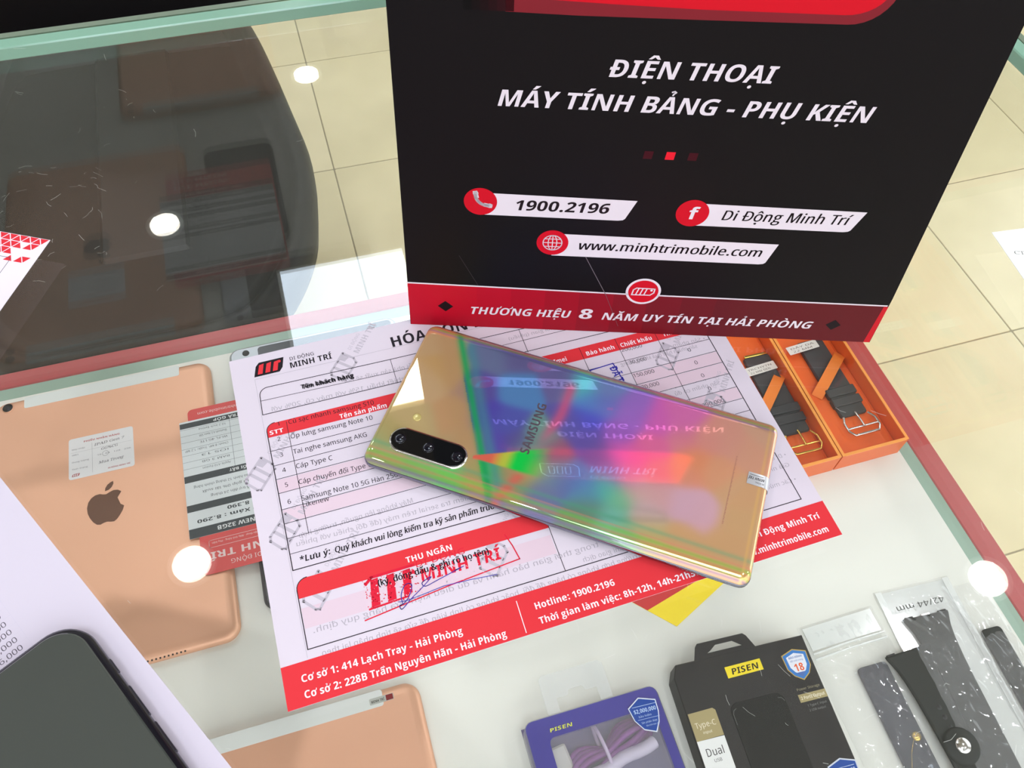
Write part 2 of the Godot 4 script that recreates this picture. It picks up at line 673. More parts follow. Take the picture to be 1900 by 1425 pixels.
	a.shadow_enabled = true
	a.position = Vector3(x1 - 0.01, (FLOOR + CEIL) / 2, -0.7)
	a.rotation.y = PI / 2
	add_child(a)


func chair() -> void:
	var t := thing("padded_chair", "black padded chair with rounded seat standing on the tiles behind the counter", "chair", Vector3(-0.235, FLOOR, -0.99))
	var right := [Vector2(0.045, 0.3285), Vector2(0.095, 0.327), Vector2(0.144, 0.312), Vector2(0.178, 0.279), Vector2(0.208, 0.231), Vector2(0.23, 0.178), Vector2(0.24, 0.129), Vector2(0.2465, 0.076), Vector2(0.248, 0.0), Vector2(0.238, -0.096), Vector2(0.225, -0.209), Vector2(0.211, -0.302), Vector2(0.19, -0.36), Vector2(0.14, -0.385)]
	var p := PackedVector2Array()
	for v in right:
		p.append(v)
	for i in range(right.size() - 1, -1, -1):
		p.append(Vector2(-right[i].x, right[i].y))
	var fine := PackedVector2Array()
	for i in p.size():
		var a := p[(i - 1 + p.size()) % p.size()]
		var b := p[i]
		var c := p[(i + 1) % p.size()]
		var d := p[(i + 2) % p.size()]
		for k in 3:
			fine.append(b.cubic_interpolate(c, a, d, k / 3.0))
	var top := 0.47
	var st := begin()
	extrude(st, fine, [Vector2(top - 0.075, 0.02), Vector2(top - 0.06, 0.004), Vector2(top - 0.03, 0.0), Vector2(top - 0.012, 0.004), Vector2(top - 0.003, 0.011), Vector2(top, 0.02), Vector2(top - 0.004, 0.028), Vector2(top - 0.014, 0.036), Vector2(top - 0.013, 0.05)])
	part("seat", st, M.chair, t)
	st = begin()
	var back := PackedVector2Array()
	for v in rr(0.47, 0.62, 0.07, 8):
		back.append(v)
	extrude(st, back, [Vector2(-0.03, 0.02), Vector2(-0.02, 0.0), Vector2(0.02, 0.0), Vector2(0.03, 0.02)])
	var b := part("backrest", st, M.chair, t)
	b.transform = Transform3D(Basis(Vector3.RIGHT, PI / 2 - 0.12), Vector3(-0.005, 0.74, -0.42))
	st = begin()
	box(st, Vector3(-0.06, 0.38, -0.46), Vector3(0.06, 0.4, 0.1), 0.005)
	box(st, Vector3(-0.03, 0.38, -0.5), Vector3(0.03, 0.7, -0.475), 0.005)
	part("seat_bracket", st, M.black, t)
	st = begin()
	lathe(st, [Vector2(0.0, 0.39), Vector2(0.03, 0.39), Vector2(0.03, 0.2), Vector2(0.02, 0.2), Vector2(0.02, 0.08)])
	part("column", st, M.black, t)
	for k in 5:
		st = begin()
		var a := TAU * k / 5.0 + 0.3
		var d := Vector3(cos(a), 0, sin(a))
		tube(st, [d * 0.02 + Vector3.UP * 0.1, d * 0.15 + Vector3.UP * 0.085, d * 0.29 + Vector3.UP * 0.065], 0.016)
		var leg := part("leg", st, M.black, t)
		st = begin()
		lathe(st, [Vector2(0, 0.0), Vector2(0.015, 0.0), Vector2(0.026, 0.02), Vector2(0.026, 0.04), Vector2(0.012, 0.06), Vector2(0, 0.06)], 16, d * 0.275)
		part("caster", st, M.black, leg)


func display_case() -> void:
	var xl := -1.1
	var zf := 0.16
	# the cabinet below the shelf
	var t := thing("display_counter", "glass topped display counter with red frame and white shelf", "counter", Vector3(0, FLOOR, 0))
	var up := -FLOOR
	var st := begin()
	box(st, Vector3(xl, 0.0, -0.5), Vector3(0.448, up + SHELF - 0.022, zf))
	part("cabinet", st, mat(c8(190, 60, 62), 0.5), t)
	st = begin()
	box(st, Vector3(xl + 0.01, up + SHELF - 0.02, -0.478), Vector3(0.4255, up + SHELF, zf - 0.01))
	part("shelf", st, M.shelf, t)
	for b in [[Vector3(xl, 0, -0.507), Vector3(0.456, 0, -0.4905)], [Vector3(0.4375, 0, -0.4905), Vector3(0.456, 0, zf)]]:
		st = begin()
		box(st, b[0] + Vector3.UP * (up + SHELF - 0.024), b[1] + Vector3.UP * (up + SHELF), 0.001)
		part("frame_rail", st, M.frame_red, t)
	for b in [[Vector3(xl, 0, -0.4903), Vector3(0.4373, 0, -0.4782)], [Vector3(0.4257, 0, -0.478), Vector3(0.4373, 0, zf)]]:
		st = begin()
		box(st, b[0] + Vector3.UP * (up + SHELF - 0.022), b[1] + Vector3.UP * (up + SHELF - 0.001))
		part("pane_channel", st, M.channel, t)
	# upright panes, each standing in its channel
	for b in [[Vector3(xl, 0, -0.4930), Vector3(0.436, 0, -0.4885), "upright back glass pane of the display case along the red rail below the chair"], [Vector3(0.4315, 0, -0.4884), Vector3(0.436, 0, zf), "upright right glass pane of the display case beside the orange boxes"]]:
		var pt := thing("glass_side_pane", b[2], "glass pane", Vector3(0, SHELF, 0), 0.0, "upright panes of the case")
		st = begin()
		box(st, b[0], b[1] + Vector3.UP * (-SHELF - 0.001))
		part("pane", st, M.upright_glass, pt)
		st = begin()
		box(st, b[0] + Vector3.UP * (-SHELF - 0.001), b[1] + Vector3.UP * (-SHELF - 0.0002))
		part("ground_edge", st, M.glass_edge_dark, pt)
	# the top
	var g := thing("glass_sheet", "scratched clear glass sheet with green edges forming the counter top", "glass sheet", Vector3(0, -0.008, 0))
	st = begin()
	box(st, Vector3(xl, 0.0, -0.478), Vector3(0.4215, 0.008, zf))
	part("pane", st, M.glass, g)
	for b in [[Vector3(xl, 0, -0.4875), Vector3(0.431, 0, -0.478)], [Vector3(0.4215, 0, -0.478), Vector3(0.431, 0, zf)]]:
		st = begin()
		box(st, b[0], b[1] + Vector3.UP * 0.008, 0.0008)
		part("green_edge", st, M.glass_edge, g)
	# fine scratches, most of them round the places where things are set down
	var k := ink(c8(235, 235, 228))
	for c in [[Vector2(-165, -240), 55, 16.0], [Vector2(-130, -330), 60, 30.0], [Vector2(150, -60), 40, 60.0], [Vector2(-150, -400), 35, 70.0], [Vector2(330, -250), 22, 70.0], [Vector2(0, -200), 30, 200.0]]:
		for i in c[1]:
			var a := rng.randf() * TAU
			var r: float = c[2] * (0.5 + rng.randf() * 1.1)
			var at: Vector2 = c[0] + Vector2(cos(a), sin(a)) * r
			var dir := Vector2(-sin(a), cos(a)).rotated(rng.randfn(0.0, 0.35))
			var bend := dir.orthogonal() * rng.randfn(0.0, 0.4)
			var long := rng.randf_range(1.0, 6.5)
			k.line([at - dir * long * 0.5, at + bend, at + dir * long * 0.5], rng.randf_range(0.03, 0.09))
	var sc := lay(k, "scratches", g, 0.00803)
	sc.set_meta("kind", "stuff")


# ------------------------------------------------------------------ on the shelf

func tablet(at: Vector2, label: String, full: bool) -> Node3D:
	var t := thing("tablet", label, "tablet", Vector3(at.x, SHELF, at.y), 0.0, "rose gold tablets in the case")
	var p := rr(0.174, 0.2505, 0.0115, 8)
	var st := begin()
	extrude(st, p, [Vector2(0.0, 0.0008), Vector2(0.0012, 0.0), Vector2(0.0032, 0.0), Vector2(0.0052, 0.0012), Vector2(0.0066, 0.003), Vector2(0.0073, 0.0052), Vector2(0.0075, 0.0075)])
	part("shell", st, M.rose, t)
	st = begin()
	extrude(st, shifted(rr(0.1247, 0.0115, 0.002, 4), Vector2(0, -0.1192)), [Vector2(0.0066, 0.0), Vector2(0.0076, 0.0003)], false)
	part("antenna_band", st, M.antenna, t)
	st = begin()
	lathe(st, [Vector2(0.0046, 0.0072), Vector2(0.0046, 0.0079), Vector2(0.0040, 0.0083)], 24, Vector3(-0.0745, 0, -0.1172))
	var lens := part("camera_ring", st, M.rose, t)
	st = begin()
	lathe(st, [Vector2(0.0, 0.0084), Vector2(0.0039, 0.0084), Vector2(0.0039, 0.0080)], 24, Vector3(-0.0745, 0, -0.1172))
	part("camera_lens", st, M.black, lens)
	for i in 14:
		st = begin()
		lathe(st, [Vector2(0.0, 0.0005), Vector2(0.0006, 0.0005), Vector2(0.0006, -0.0004)], 8)
		var hole := part("speaker_hole", st, M.black, t)
		hole.transform = Transform3D(Basis(Vector3.RIGHT, PI / 2), Vector3(0.012 + 0.0028 * i, 0.0052, 0.12425))
	if full:
		var k := ink(c8(102, 72, 58))
		var body := [0.02, 0.07, 0.11, 0.025, 0.22, -0.01, 0.33, 0.01, 0.42, 0.085, 0.355, 0.16, 0.315, 0.26, 0.325, 0.37, 0.385, 0.48, 0.48, 0.56, 0.44, 0.69, 0.365, 0.82, 0.285, 0.93, 0.21, 0.985, 0.12, 0.975, 0.03, 0.945, -0.06, 0.955, -0.15, 0.99, -0.24, 0.965, -0.335, 0.865, -0.42, 0.71, -0.475, 0.55, -0.49, 0.38, -0.455, 0.21, -0.375, 0.09, -0.27, 0.025, -0.15, 0.015, -0.06, 0.055]
		var leaf := [-0.01, -0.035, 0.0, -0.13, 0.06, -0.23, 0.15, -0.29, 0.215, -0.31, 0.22, -0.22, 0.17, -0.12, 0.09, -0.05]
		for s in [body, leaf]:
			var q := []
			for i in range(0, s.size(), 2):
				q.append(Vector2(-0.5 + s[i] * 28.0, -16.5 + s[i + 1] * 27.5))
			k.poly(q)
		lay(k, "fruit_emblem", t, 0.00755, mat(c8(108, 76, 60), 0.3, 0.5))
		st = begin()
		extrude(st, shifted(rr(0.0495, 0.038, 0.002, 3), Vector2(-0.0025, -0.0535)), [Vector2(0.0075, 0.0), Vector2(0.0077, 0.0)], false)
		var lab := part("paper_label", st, mat(c8(222, 220, 218), 0.7), t)
		k = ink(c8(176, 70, 66))
		k.text(bold, "PHIẾU NHẬN HÀNG", -16, -67.0, 28, 1.5)
		k.col = c8(170, 60, 60)
		k.text(bold, "DI ĐỘNG MINH TRÍ", 2, -37.2, 17, 1.2)
		k.col = c8(120, 116, 118)
		k.text(sans, "Máy nhập", -25, -61.5, 10, 1.2)
		k.text(sans, "IMEI", -25, -56.2, 5, 1.2)
		k.text(sans, "Dung lượng", -25, -49.5, 13, 1.2)
		k.text(sans, "Tình trạng", -25, -43, 12, 1.2)
		k.text(sans, "16   64   128   256", -6, -51.5, 26, 1.2)
		k.line([Vector2(-9.5, -65), Vector2(-9.5, -37)], 0.15)
		k.line([Vector2(-26, -59), Vector2(21, -59)], 0.1)
		k.ring(Vector2(0.5, -52.2), 2.3, 0.25)
		k.col = c8(48, 42, 44)
		k.text(serif, "IPAD Gen 7", -8, -61.3, 23, 2.2, 0.3, 3)
		k.text(serif, "GG%CG", -3, -56.0, 13, 2.2, 0.3, 3)
		k.text(serif, "Mua Trong", -5, -43.5, 19, 2.3, 0.3, 2)
		hand_logo(k, -25, -39.2, 6, 2.4, c8(160, 50, 50), c8(222, 220, 218))
		lay(k, "handwriting", lab, 0.00772)
	else:
		st = begin()
		extrude(st, shifted(rr(0.0165, 0.0042, 0.0006, 2), Vector2(0.0612, -0.118)), [Vector2(0.0075, 0.0), Vector2(0.0077, 0.0)], false)
		var lab := part("paper_label", st, mat(c8(176, 178, 168), 0.6), t)
		var k := ink(c8(60, 58, 54))
		k.text(bold, "MINH TRÍ", 54, -116.9, 9, 1.7)
		k.col = c8(128, 40, 44)
		k.rect(64.2, -119.8, 69, -116.2)
		lay(k, "label_print", lab, 0.00772)
	return t


func tablets() -> void:
	tablet(Vector2(-0.2025, -0.346), "rose gold tablet with fruit emblem and handwritten paper label on its back", true)
	tablet(Vector2(-0.0905, -0.033), "rose gold tablet nearest the viewer, half under the white price list, with a tiny sticker", false)


func price_card() -> void:
	var t := thing("price_card", "red price card with striped white specification label lying upside down on the gold tablet", "price card", Vector3(-0.031, SHELF + 0.0086, -0.2718), PI)
	var red := mat(c8(205, 62, 58), 0.4)
	var st := begin()
	extrude(st, shifted(rr(0.105, 0.1485, 0.004, 4), Vector2(0.053, 0.0745)), [Vector2(0, 0), Vector2(0.0005, 0)], false)
	part("card", st, red, t)
	st = begin()
	extrude(st, shifted(rr(0.1105, 0.106, 0.0005, 2), Vector2(0.05725, 0.0847)), [Vector2(0.0006, 0), Vector2(0.0009, 0)], false)
	var lab := part("label_sheet", st, mat(c8(208, 213, 212), 0.6), t)
	var k := ink(c8(74, 78, 80))
	for b in [[31.7, 39.6], [54.0, 60.0], [80.0, 86.0], [131.0, 136.0]]:
		k.rect(2.2, b[0], 112.4, b[1])
	k.col = c8(120, 126, 126)
	for i in 7:
		k.rect(2.2, 92.5 + 6.2 * i, 112.4, 92.75 + 6.2 * i)
	k.rect(73.0, 86, 73.3, 131)
	lay(k, "dark_bands", lab, 0.00092)
	k = ink(c8(98, 102, 102))
	var specs := ["Apple A10 Fusion", "RAM 3 GB", "iOS 13", "Chính: 8 MP, Trước: 1.2 MP", "Wi-Fi, 4G LTE", "Bluetooth 4.2, Nano SIM", "10.2 inch Retina"]
	for i in 7:
		k.text(sans, specs[i], 76, 91.4 + 6.2 * i, 22.0 if i != 3 else 34.0, 1.9)
	k.col = c8(88, 92, 92)
	for i in 3:
		k.text(sans, ["Hỗ trợ đến 24 tháng", "Trả góp 0% lãi suất", "Bảo hành 12 tháng chính hãng"][i], 62, 65.5 + 5.2 * i, [32, 38, 44][i], 2.1)
	k.col = c8(64, 68, 70)
	k.text(bold, "Xám : 8.290", 66, 46.3, 40, 2.9)
	k.text(bold, "8.190", 50, 46.3, 14, 2.9)
	k.text(bold, "8.390", 66, 52.3, 17, 2.9)
	lay(k, "dark_text", lab, 0.00095)
	k = ink(c8(214, 216, 214))
	k.text(bold, "IPAD GEN 7 NEW 32GB", 30, 37.4, 62, 3.4)
	k.text(bold, "TÍNH NĂNG NỔI BẬT", 36, 84.4, 42, 2.4)
	k.text(bold, "HỖ TRỢ TRẢ GÓP", 44, 134.9, 42, 2.6)
	lay(k, "light_text", lab, 0.00097)
	k = ink(c8(226, 200, 196))
	k.text(sans, "DI ĐỘNG", 62, 8.0, 23, 3.4)
	k.text(bold, "MINH TRÍ", 44, 17.2, 55, 5.6)
	k.line(k.rrect(60, 21, 99, 27, 1.2), 0.3, true)
	k.text(sans, "Điện thoại - Máy tính bảng - Phụ kiện", 62, 25.2, 35, 1.5)
	k.text(sans, "www.minhtrimobile.com", 50, 144.5, 48, 2.6)
	lay(k, "card_print", t, 0.00054)


func shelf_phones() -> void:
	var t := thing("silver_phone", "silver phone with black panel and one lens, half hidden under the invoice", "phone", Vector3(-0.0245, SHELF, -0.4395))
	var st := begin()
	extrude(st, rr(0.148, 0.0725, 0.0095, 8), [Vector2(0, 0.0025), Vector2(0.002, 0.0003), Vector2(0.0038, 0), Vector2(0.0058, 0.0004), Vector2(0.0074, 0.0024)])
	part("shell", st, mat(c8(176, 181, 184), 0.35, 0.4), t)
	st = begin()
	extrude(st, shifted(rr(0.118, 0.064, 0.003, 4), Vector2(0.01, -0.0005)), [Vector2(0.0074, 0.0), Vector2(0.0077, 0.0002)], false)
	part("back_panel", st, mat(c8(58, 60, 64), 0.25), t)
	st = begin()
	lathe(st, [Vector2(0.0, 0.0079), Vector2(0.0022, 0.0079), Vector2(0.0028, 0.0081), Vector2(0.0030, 0.0074)], 20, Vector3(-0.0592, 0, -0.0286))
	part("camera_lens", st, M.black, t)
	t = thing("dark_phone", "dark phone lying under the invoice, only its rounded corner showing beside the price card", "phone", Vector3(-0.0617, SHELF, -0.3065))
	st = begin()
	extrude(st, rr(0.071, 0.144, 0.009, 8), [Vector2(0, 0.0025), Vector2(0.002, 0.0003), Vector2(0.0038, 0), Vector2(0.0058, 0.0004), Vector2(0.0074, 0.0024)])
	part("shell", st, mat(c8(70, 72, 78), 0.35, 0.3), t)
	st = begin()
	extrude(st, rr(0.066, 0.139, 0.007, 8), [Vector2(0.0074, 0.0), Vector2(0.0076, 0.0002)], false)
	part("screen", st, mat(c8(30, 31, 34), 0.1), t)


func leaflet() -> void:
	var c := Vector2(0.1865, -0.1425)
	var t := thing("leaflet", "yellow and red leaflet poking out from under the invoice on the shelf", "leaflet", Vector3(c.x, SHELF, c.y))
	var d1 := Vector2(0.0387, -0.0169).normalized()
	var d2 := Vector2(-0.022, -0.0231).normalized()
	var st := begin()
	extrude(st, PackedVector2Array([Vector2.ZERO, d1 * 0.09, d1 * 0.09 + d2 * 0.1, d2 * 0.1]), [Vector2(0.0001, 0), Vector2(0.0006, 0)], false)
	part("card", st, mat(c8(250, 222, 40), 0.5), t)
	var k := ink(c8(205, 62, 62))
	var a := d2 * 0.0235
	var e := Vector2(0.0296, -0.0072).normalized()
	k.poly([a * 1000, (a + e * 0.062) * 1000, (d1 * 0.09 + d2 * 0.1) * 1000, d2 * 100])
	lay(k, "red_print", t, 0.00063)


func strap_boxes() -> void:
	for i in 2:
		var x0: float = [0.3625, 0.3005][i]
		var label: String = ["orange tray box at right holding the strap with the silver buckle", "orange tray box beside the invoice holding the strap with the gold buckle"][i]
		var t := thing("strap_box", label, "box", Vector3(x0, SHELF, -0.2265), 0.0, "orange strap boxes")
		var w := 0.0605
		var l := 0.212
		var h := 0.0225
		var st := begin()
		box(st, Vector3(0, 0, -l), Vector3(w, 0.0012, 0))
		for b in [[Vector3(0, 0, -l), Vector3(0.0016, h, 0)], [Vector3(w - 0.0016, 0, -l), Vector3(w, h, 0)], [Vector3(0.0016, 0, -0.0016), Vector3(w - 0.0016, h, 0)], [Vector3(0.0016, 0, -l), Vector3(w - 0.0016, h, -l + 0.0016)]]:
			box(st, b[0] + Vector3.UP * 0.0012, b[1])
		part("tray", st, M.orange, t)
		st = begin()
		for b in [[Vector3(-0.0003, 0, -l), Vector3(0.0021, 0, 0)], [Vector3(w - 0.0021, 0, -l), Vector3(w + 0.0003, 0, 0)], [Vector3(0.0021, 0, -0.0021), Vector3(w - 0.0021, 0, 0.0003)]]:
			box(st, b[0] + Vector3.UP * (h - 0.0004), b[1] + Vector3.UP * (h + 0.0004))
		part("rim", st, M.orange_edge, t)
		st = begin()
		extrude(st, shifted(rr(w - 0.0045, l - 0.006, 0.004, 3), Vector2(w / 2, -l / 2)), [Vector2(0.0012, 0), Vector2(0.0078, 0), Vector2(0.0092, 0.003)], false)
		part("insert", st, mat(c8(240, 104, 34), 0.35), t)
		# the strap lies on the insert
		var cx: float = [0.0363, 0.0425][i]
		var zb: float = [-0.0375, -0.0345][i]
		strap(Vector3(x0 + cx, SHELF + 0.0093, -0.2265 + zb), i)
		# a ribbon over it
		st = begin()
		var r0: Vector2 = [Vector2(0.0155, -0.0635), Vector2(0.0185, -0.0555)][i]
		var r1: Vector2 = [Vector2(0.058, -0.099), Vector2(0.058, -0.0935)][i]
		var d: Vector2 = (r1 - r0).normalized()
		var s := Vector2(-d.y, d.x) * 0.0048
		var rows := []
		for k in 9:
			var f := k / 8.0
			var p := r0.lerp(r1, f)
			rows.append([p - s, p + s, 0.0100 + 0.0060 * pow(sin(PI * f), 0.5)])
		for k in 8:
			var a: Array = rows[k]
			var b: Array = rows[k + 1]
			st.set_smooth_group(1)
			quad(st, Vector3(a[0].x, a[2], a[0].y), Vector3(a[1].x, a[2], a[1].y), Vector3(b[1].x, b[2], b[1].y), Vector3(b[0].x, b[2], b[0].y), Vector3.UP)
			st.set_smooth_group(2)
			quad(st, Vector3(a[0].x, a[2] - 0.0004, a[0].y), Vector3(a[1].x, a[2] - 0.0004, a[1].y), Vector3(b[1].x, b[2] - 0.0004, b[1].y), Vector3(b[0].x, b[2] - 0.0004, b[0].y), Vector3.DOWN)
		part("ribbon", st, mat(c8(240, 130, 44), 0.4), t)
		# its paper sticker
		st = begin()
		var lc: Vector2 = [Vector2(0.026, -0.112), Vector2(0.041, -0.101)][i]
		var sticker := shifted(rr(0.03, 0.0085, 0.0004, 1), Vector2.ZERO)
		extrude(st, sticker, [Vector2(0.0, 0), Vector2(0.0002, 0)], false)
		var lab := part("paper_label", st, mat(c8(226, 220, 210), 0.6), t)
		lab.position = Vector3(lc.x, 0.0145, lc.y)
		lab.rotation.y = 0.06
		var k := ink(c8(110, 96, 88))
		k.text(sans, ["DÂY DA", "TRCHYTN"][i], -12, -0.3, 24, 1.9)
		k.text(sans, ["22 MM", "22 MM ĐEN"][i], -11, 3.0, 20, 1.9)
		lay(k, "label_print", lab, 0.00023)


func strap(at: Vector3, i: int) -> void:
	var t := thing("watch_strap", ["dark leather watch strap with silver buckle in the right orange box", "dark leather watch strap with gold buckle in the orange box beside the invoice"][i], "watch strap", at, [0.0, -0.02][i], "watch straps in orange boxes")
	var metal: Material = [M.chrome, M.gold][i]
	var leather := mat(c8(58, 56, 55), 0.6)
	var st := begin()
	var w := 0.0245
	extrude(st, shifted(rr(w, 0.081, 0.002, 3), Vector2(0, -0.0405)), [Vector2(0, 0.0006), Vector2(0.0012, 0), Vector2(0.003, 0.0), Vector2(0.0038, 0.0008)])
	part("band", st, leather, t)
	for z in [-0.014, -0.024]:
		st = begin()
		box(st, Vector3(-w / 2 - 0.0012, 0.0, z - 0.004), Vector3(w / 2 + 0.0012, 0.0055, z + 0.004), 0.0008)
		part("keeper", st, leather, t)
	st = begin()
	tube(st, [Vector3(-0.0115, 0.004, 0.001), Vector3(-0.0145, 0.005, 0.007), Vector3(-0.0145, 0.0055, 0.015), Vector3(-0.011, 0.0055, 0.0195), Vector3(0.011, 0.0055, 0.0195), Vector3(0.0145, 0.0055, 0.015), Vector3(0.0145, 0.005, 0.007), Vector3(0.0115, 0.004, 0.001)], 0.0011, 8)
	tube(st, [Vector3(-0.0143, 0.0052, 0.0125), Vector3(0.0143, 0.0052, 0.0125)], 0.0009, 8)
	var b := part("buckle", st, metal, t)
	st = begin()
	tube(st, [Vector3(0.001, 0.004, -0.002), Vector3(0.0005, 0.0058, 0.006), Vector3(0, 0.0066, 0.0135)], 0.0009, 8)
	part("pin", st, metal, b)
	if i == 1:
		st = begin()
		box(st, Vector3(-0.0105, 0.001, -0.0835), Vector3(0.0115, 0.0042, -0.081), 0.0005)
		part("end_cap", st, metal, t)
		st = begin()
		extrude(st, shifted(rr(w, 0.05, 0.002, 3), Vector2(-0.001, -0.138)), [Vector2(0, 0.0006), Vector2(0.0012, 0), Vector2(0.003, 0.0), Vector2(0.0038, 0.0008)])
		part("band_end", st, leather, t)
		st = begin()
		box(st, Vector3(-0.0115, 0.001, -0.113), Vector3(0.0095, 0.0042, -0.1105), 0.0005)
		part("end_cap", st, metal, t)


func cable_box() -> void:
	var o := Vector3(0.0565, SHELF, -0.1065)
	var t := thing("cable_package", "clear and violet package with purple charging cable behind its window", "package", o, -0.01)
	var violet := mat(c8(62, 56, 138), 0.35)
	var w := 0.0935
	var l := 0.15
	var h := 0.0225
	var st := begin()
	box(st, Vector3(0, 0.0002, 0), Vector3(w, 0.0012, l))
	part("back_card", st, mat(c8(112, 104, 138), 0.5), t)
	st = begin()
	extrude(st, shifted(rr(w, l, 0.006, 4), Vector2(w / 2, l / 2)), [Vector2(0.0013, 0), Vector2(h - 0.002, 0), Vector2(h - 0.0005, 0.0012)], true, false, false)
	part("plastic_shell", st, pane(Color(0.75, 0.76, 0.85), 0.18, 0.08), t)
	# the printed frame round the window: one bevelled ring
	st = begin()
	var outer := shifted(rr(w - 0.0016, l - 0.0016, 0.005, 5), Vector2(w / 2, l / 2))
	var hole := shifted(rr(w - 0.021, l - 0.02, 0.004, 5), Vector2(w / 2 + 0.0035, l / 2 + 0.0035))
	loft(st, [outer, outer, hole, hole], [h - 0.004, h - 0.0006, h - 0.0012, h - 0.006], false, false, false)
	var fr := part("printed_frame", st, violet, t)
	var k := ink(c8(206, 210, 90))
	k.text(bold, "PISEN", 15.5, 10.4, 16, 2.3, 0.2)
	lay(k, "brand_print", fr, h - 0.0006)
	st = begin()
	extrude(st, shifted(rr(w - 0.021, l - 0.02, 0.004, 5), Vector2(w / 2 + 0.0035, l / 2 + 0.0035)), [Vector2(h - 0.0016, 0), Vector2(h - 0.0012, 0)], false)
	part("window_film", st, M.clear, t)
	# the hang tab
	st = begin()
	var tab := PackedVector2Array([Vector2(0.018, 0.0), Vector2(0.018, -0.023), Vector2(0.0205, -0.0255), Vector2(0.061, -0.0255), Vector2(0.0635, -0.023), Vector2(0.0635, 0.0), Vector2(0.055, -0.0), Vector2(0.055, -0.009), Vector2(0.047, -0.009), Vector2(0.0455, -0.0125), Vector2(0.036, -0.0125), Vector2(0.0345, -0.009), Vector2(0.0265, -0.009), Vector2(0.0265, 0.0)])
	extrude(st, tab, [Vector2(h - 0.0014, 0), Vector2(h - 0.0008, 0)], false)
	part("hang_tab", st, pane(Color(0.9, 0.92, 0.92), 0.16, 0.06), t)
	# the shield sticker
	var sh := [Vector2(79, 5.5), Vector2(90, 9.5), Vector2(89.5, 17), Vector2(87.5, 23.5), Vector2(83.5, 29.3), Vector2(76, 26), Vector2(71.5, 19), Vector2(70, 10.5)]
	k = ink(c8(214, 220, 232))
	k.poly(sh)
	k.z = 0.00005
	k.col = c8(38, 72, 150)
	var q := []
	for v in sh:
		q.append(Vector2(79.8, 17) + (v - Vector2(79.8, 17)) * 0.93)
	k.poly(q)
	k.z = 0.0001
	k.col = c8(176, 198, 232)
	k.text(bold, "$2,000,000", 72.8, 15.0, 15.5, 2.5, 0.0, -3)
	k.text(sans, "bảo hiểm", 75, 18.0, 9, 1.3, 0.0, -3)
	k.line([Vector2(73, 10.8), Vector2(89, 11.6)], 0.3)
	k.line([Vector2(74, 19.2), Vector2(89, 20.0)], 0.25)
	k.text(sans, "Sản phẩm được", 75.5, 22.0, 11, 1.2, 0.0, -3)
	k.text(sans, "bảo hiểm toàn cầu", 78, 24.2, 9, 1.0, 0.0, -3)
	lay(k, "shield_sticker", t, h - 0.0003, M.gloss_ink)
	# the cable inside
	var c := thing("charging_cable", "coiled purple charging cable with white plug inside the violet package", "cable", o + Vector3(0.004, 0.0014, 0.0), -0.01)
	var purple := mat(c8(128, 52, 138), 0.45)
	st = begin()
	for i in 13:
		var pts := []
		var f := i / 12.0
		var turn := -0.33 + rng.randf_range(-0.06, 0.06)
		var ax := Vector2(cos(turn), sin(turn))
		for j in 44:
			var a := TAU * j / 44
			var pinch := 0.42 + 0.58 * smoothstep(0.0, 0.55, absf(cos(a) - 0.05))
			var p := Vector2(0.0455, 0.0325) + ax * cos(a) * (0.034 - 0.0035 * f) + ax.orthogonal() * sin(a) * (0.0125 - 0.0095 * f) * pinch * (1.25 if cos(a) < 0.0 else 0.95)
			pts.append(Vector3(p.x, 0.0040 + 0.0105 * (0.35 + 0.65 * f) * (0.55 + 0.45 * sin(i * 2.4)) + 0.0008 * sin(2 * a + i * 1.7), p.y))
		tube(st, pts, 0.0020, 8, true)
	part("coil", st, purple, c)
	st = begin()
	var ring := []
	for j in 20:
		var a := TAU * j / 20
		ring.append(Vector3(0.044 + 0.002 * cos(a), 0.009 + 0.0095 * sin(a), 0.029 + 0.0165 * cos(a)))
	tube(st, ring, 0.0013, 6, true)
	part("tie", st, mat(c8(196, 178, 206), 0.4), c)
	st = begin()
	box(st, Vector3(0.006, 0.005, 0.0195), Vector3(0.018, 0.0115, 0.042), 0.0015)
	var pl := part("plug", st, mat(c8(206, 204, 196), 0.4), c)
	pl.rotation.y = 0.12
	# the wrapped connector across it
	st = begin()
	var roll := []
	for j in 12:
		var f := j / 11.0
		roll.append(Vector3(0.077 - 0.066 * f, 0.0145 + 0.001 * sin(j * 2.0), 0.0335 + 0.012 * f + 0.0007 * sin(j * 1.3)))
	tube(st, roll, 0.0042, 10)
	part("wrapped_connector", st, mat(c8(196, 186, 206), 0.4), c)


func shield(k: Ink, c: Vector2, w: float, h: float, f: float) -> void:
	var p := []
	for v in [Vector2(-0.5, -0.36), Vector2(0.0, -0.5), Vector2(0.5, -0.36), Vector2(0.47, 0.1), Vector2(0.3, 0.33), Vector2(0, 0.5), Vector2(-0.3, 0.33), Vector2(-0.47, 0.1)]:
		p.append(c + Vector2(v.x * w, v.y * h) * f)
	k.poly(p)


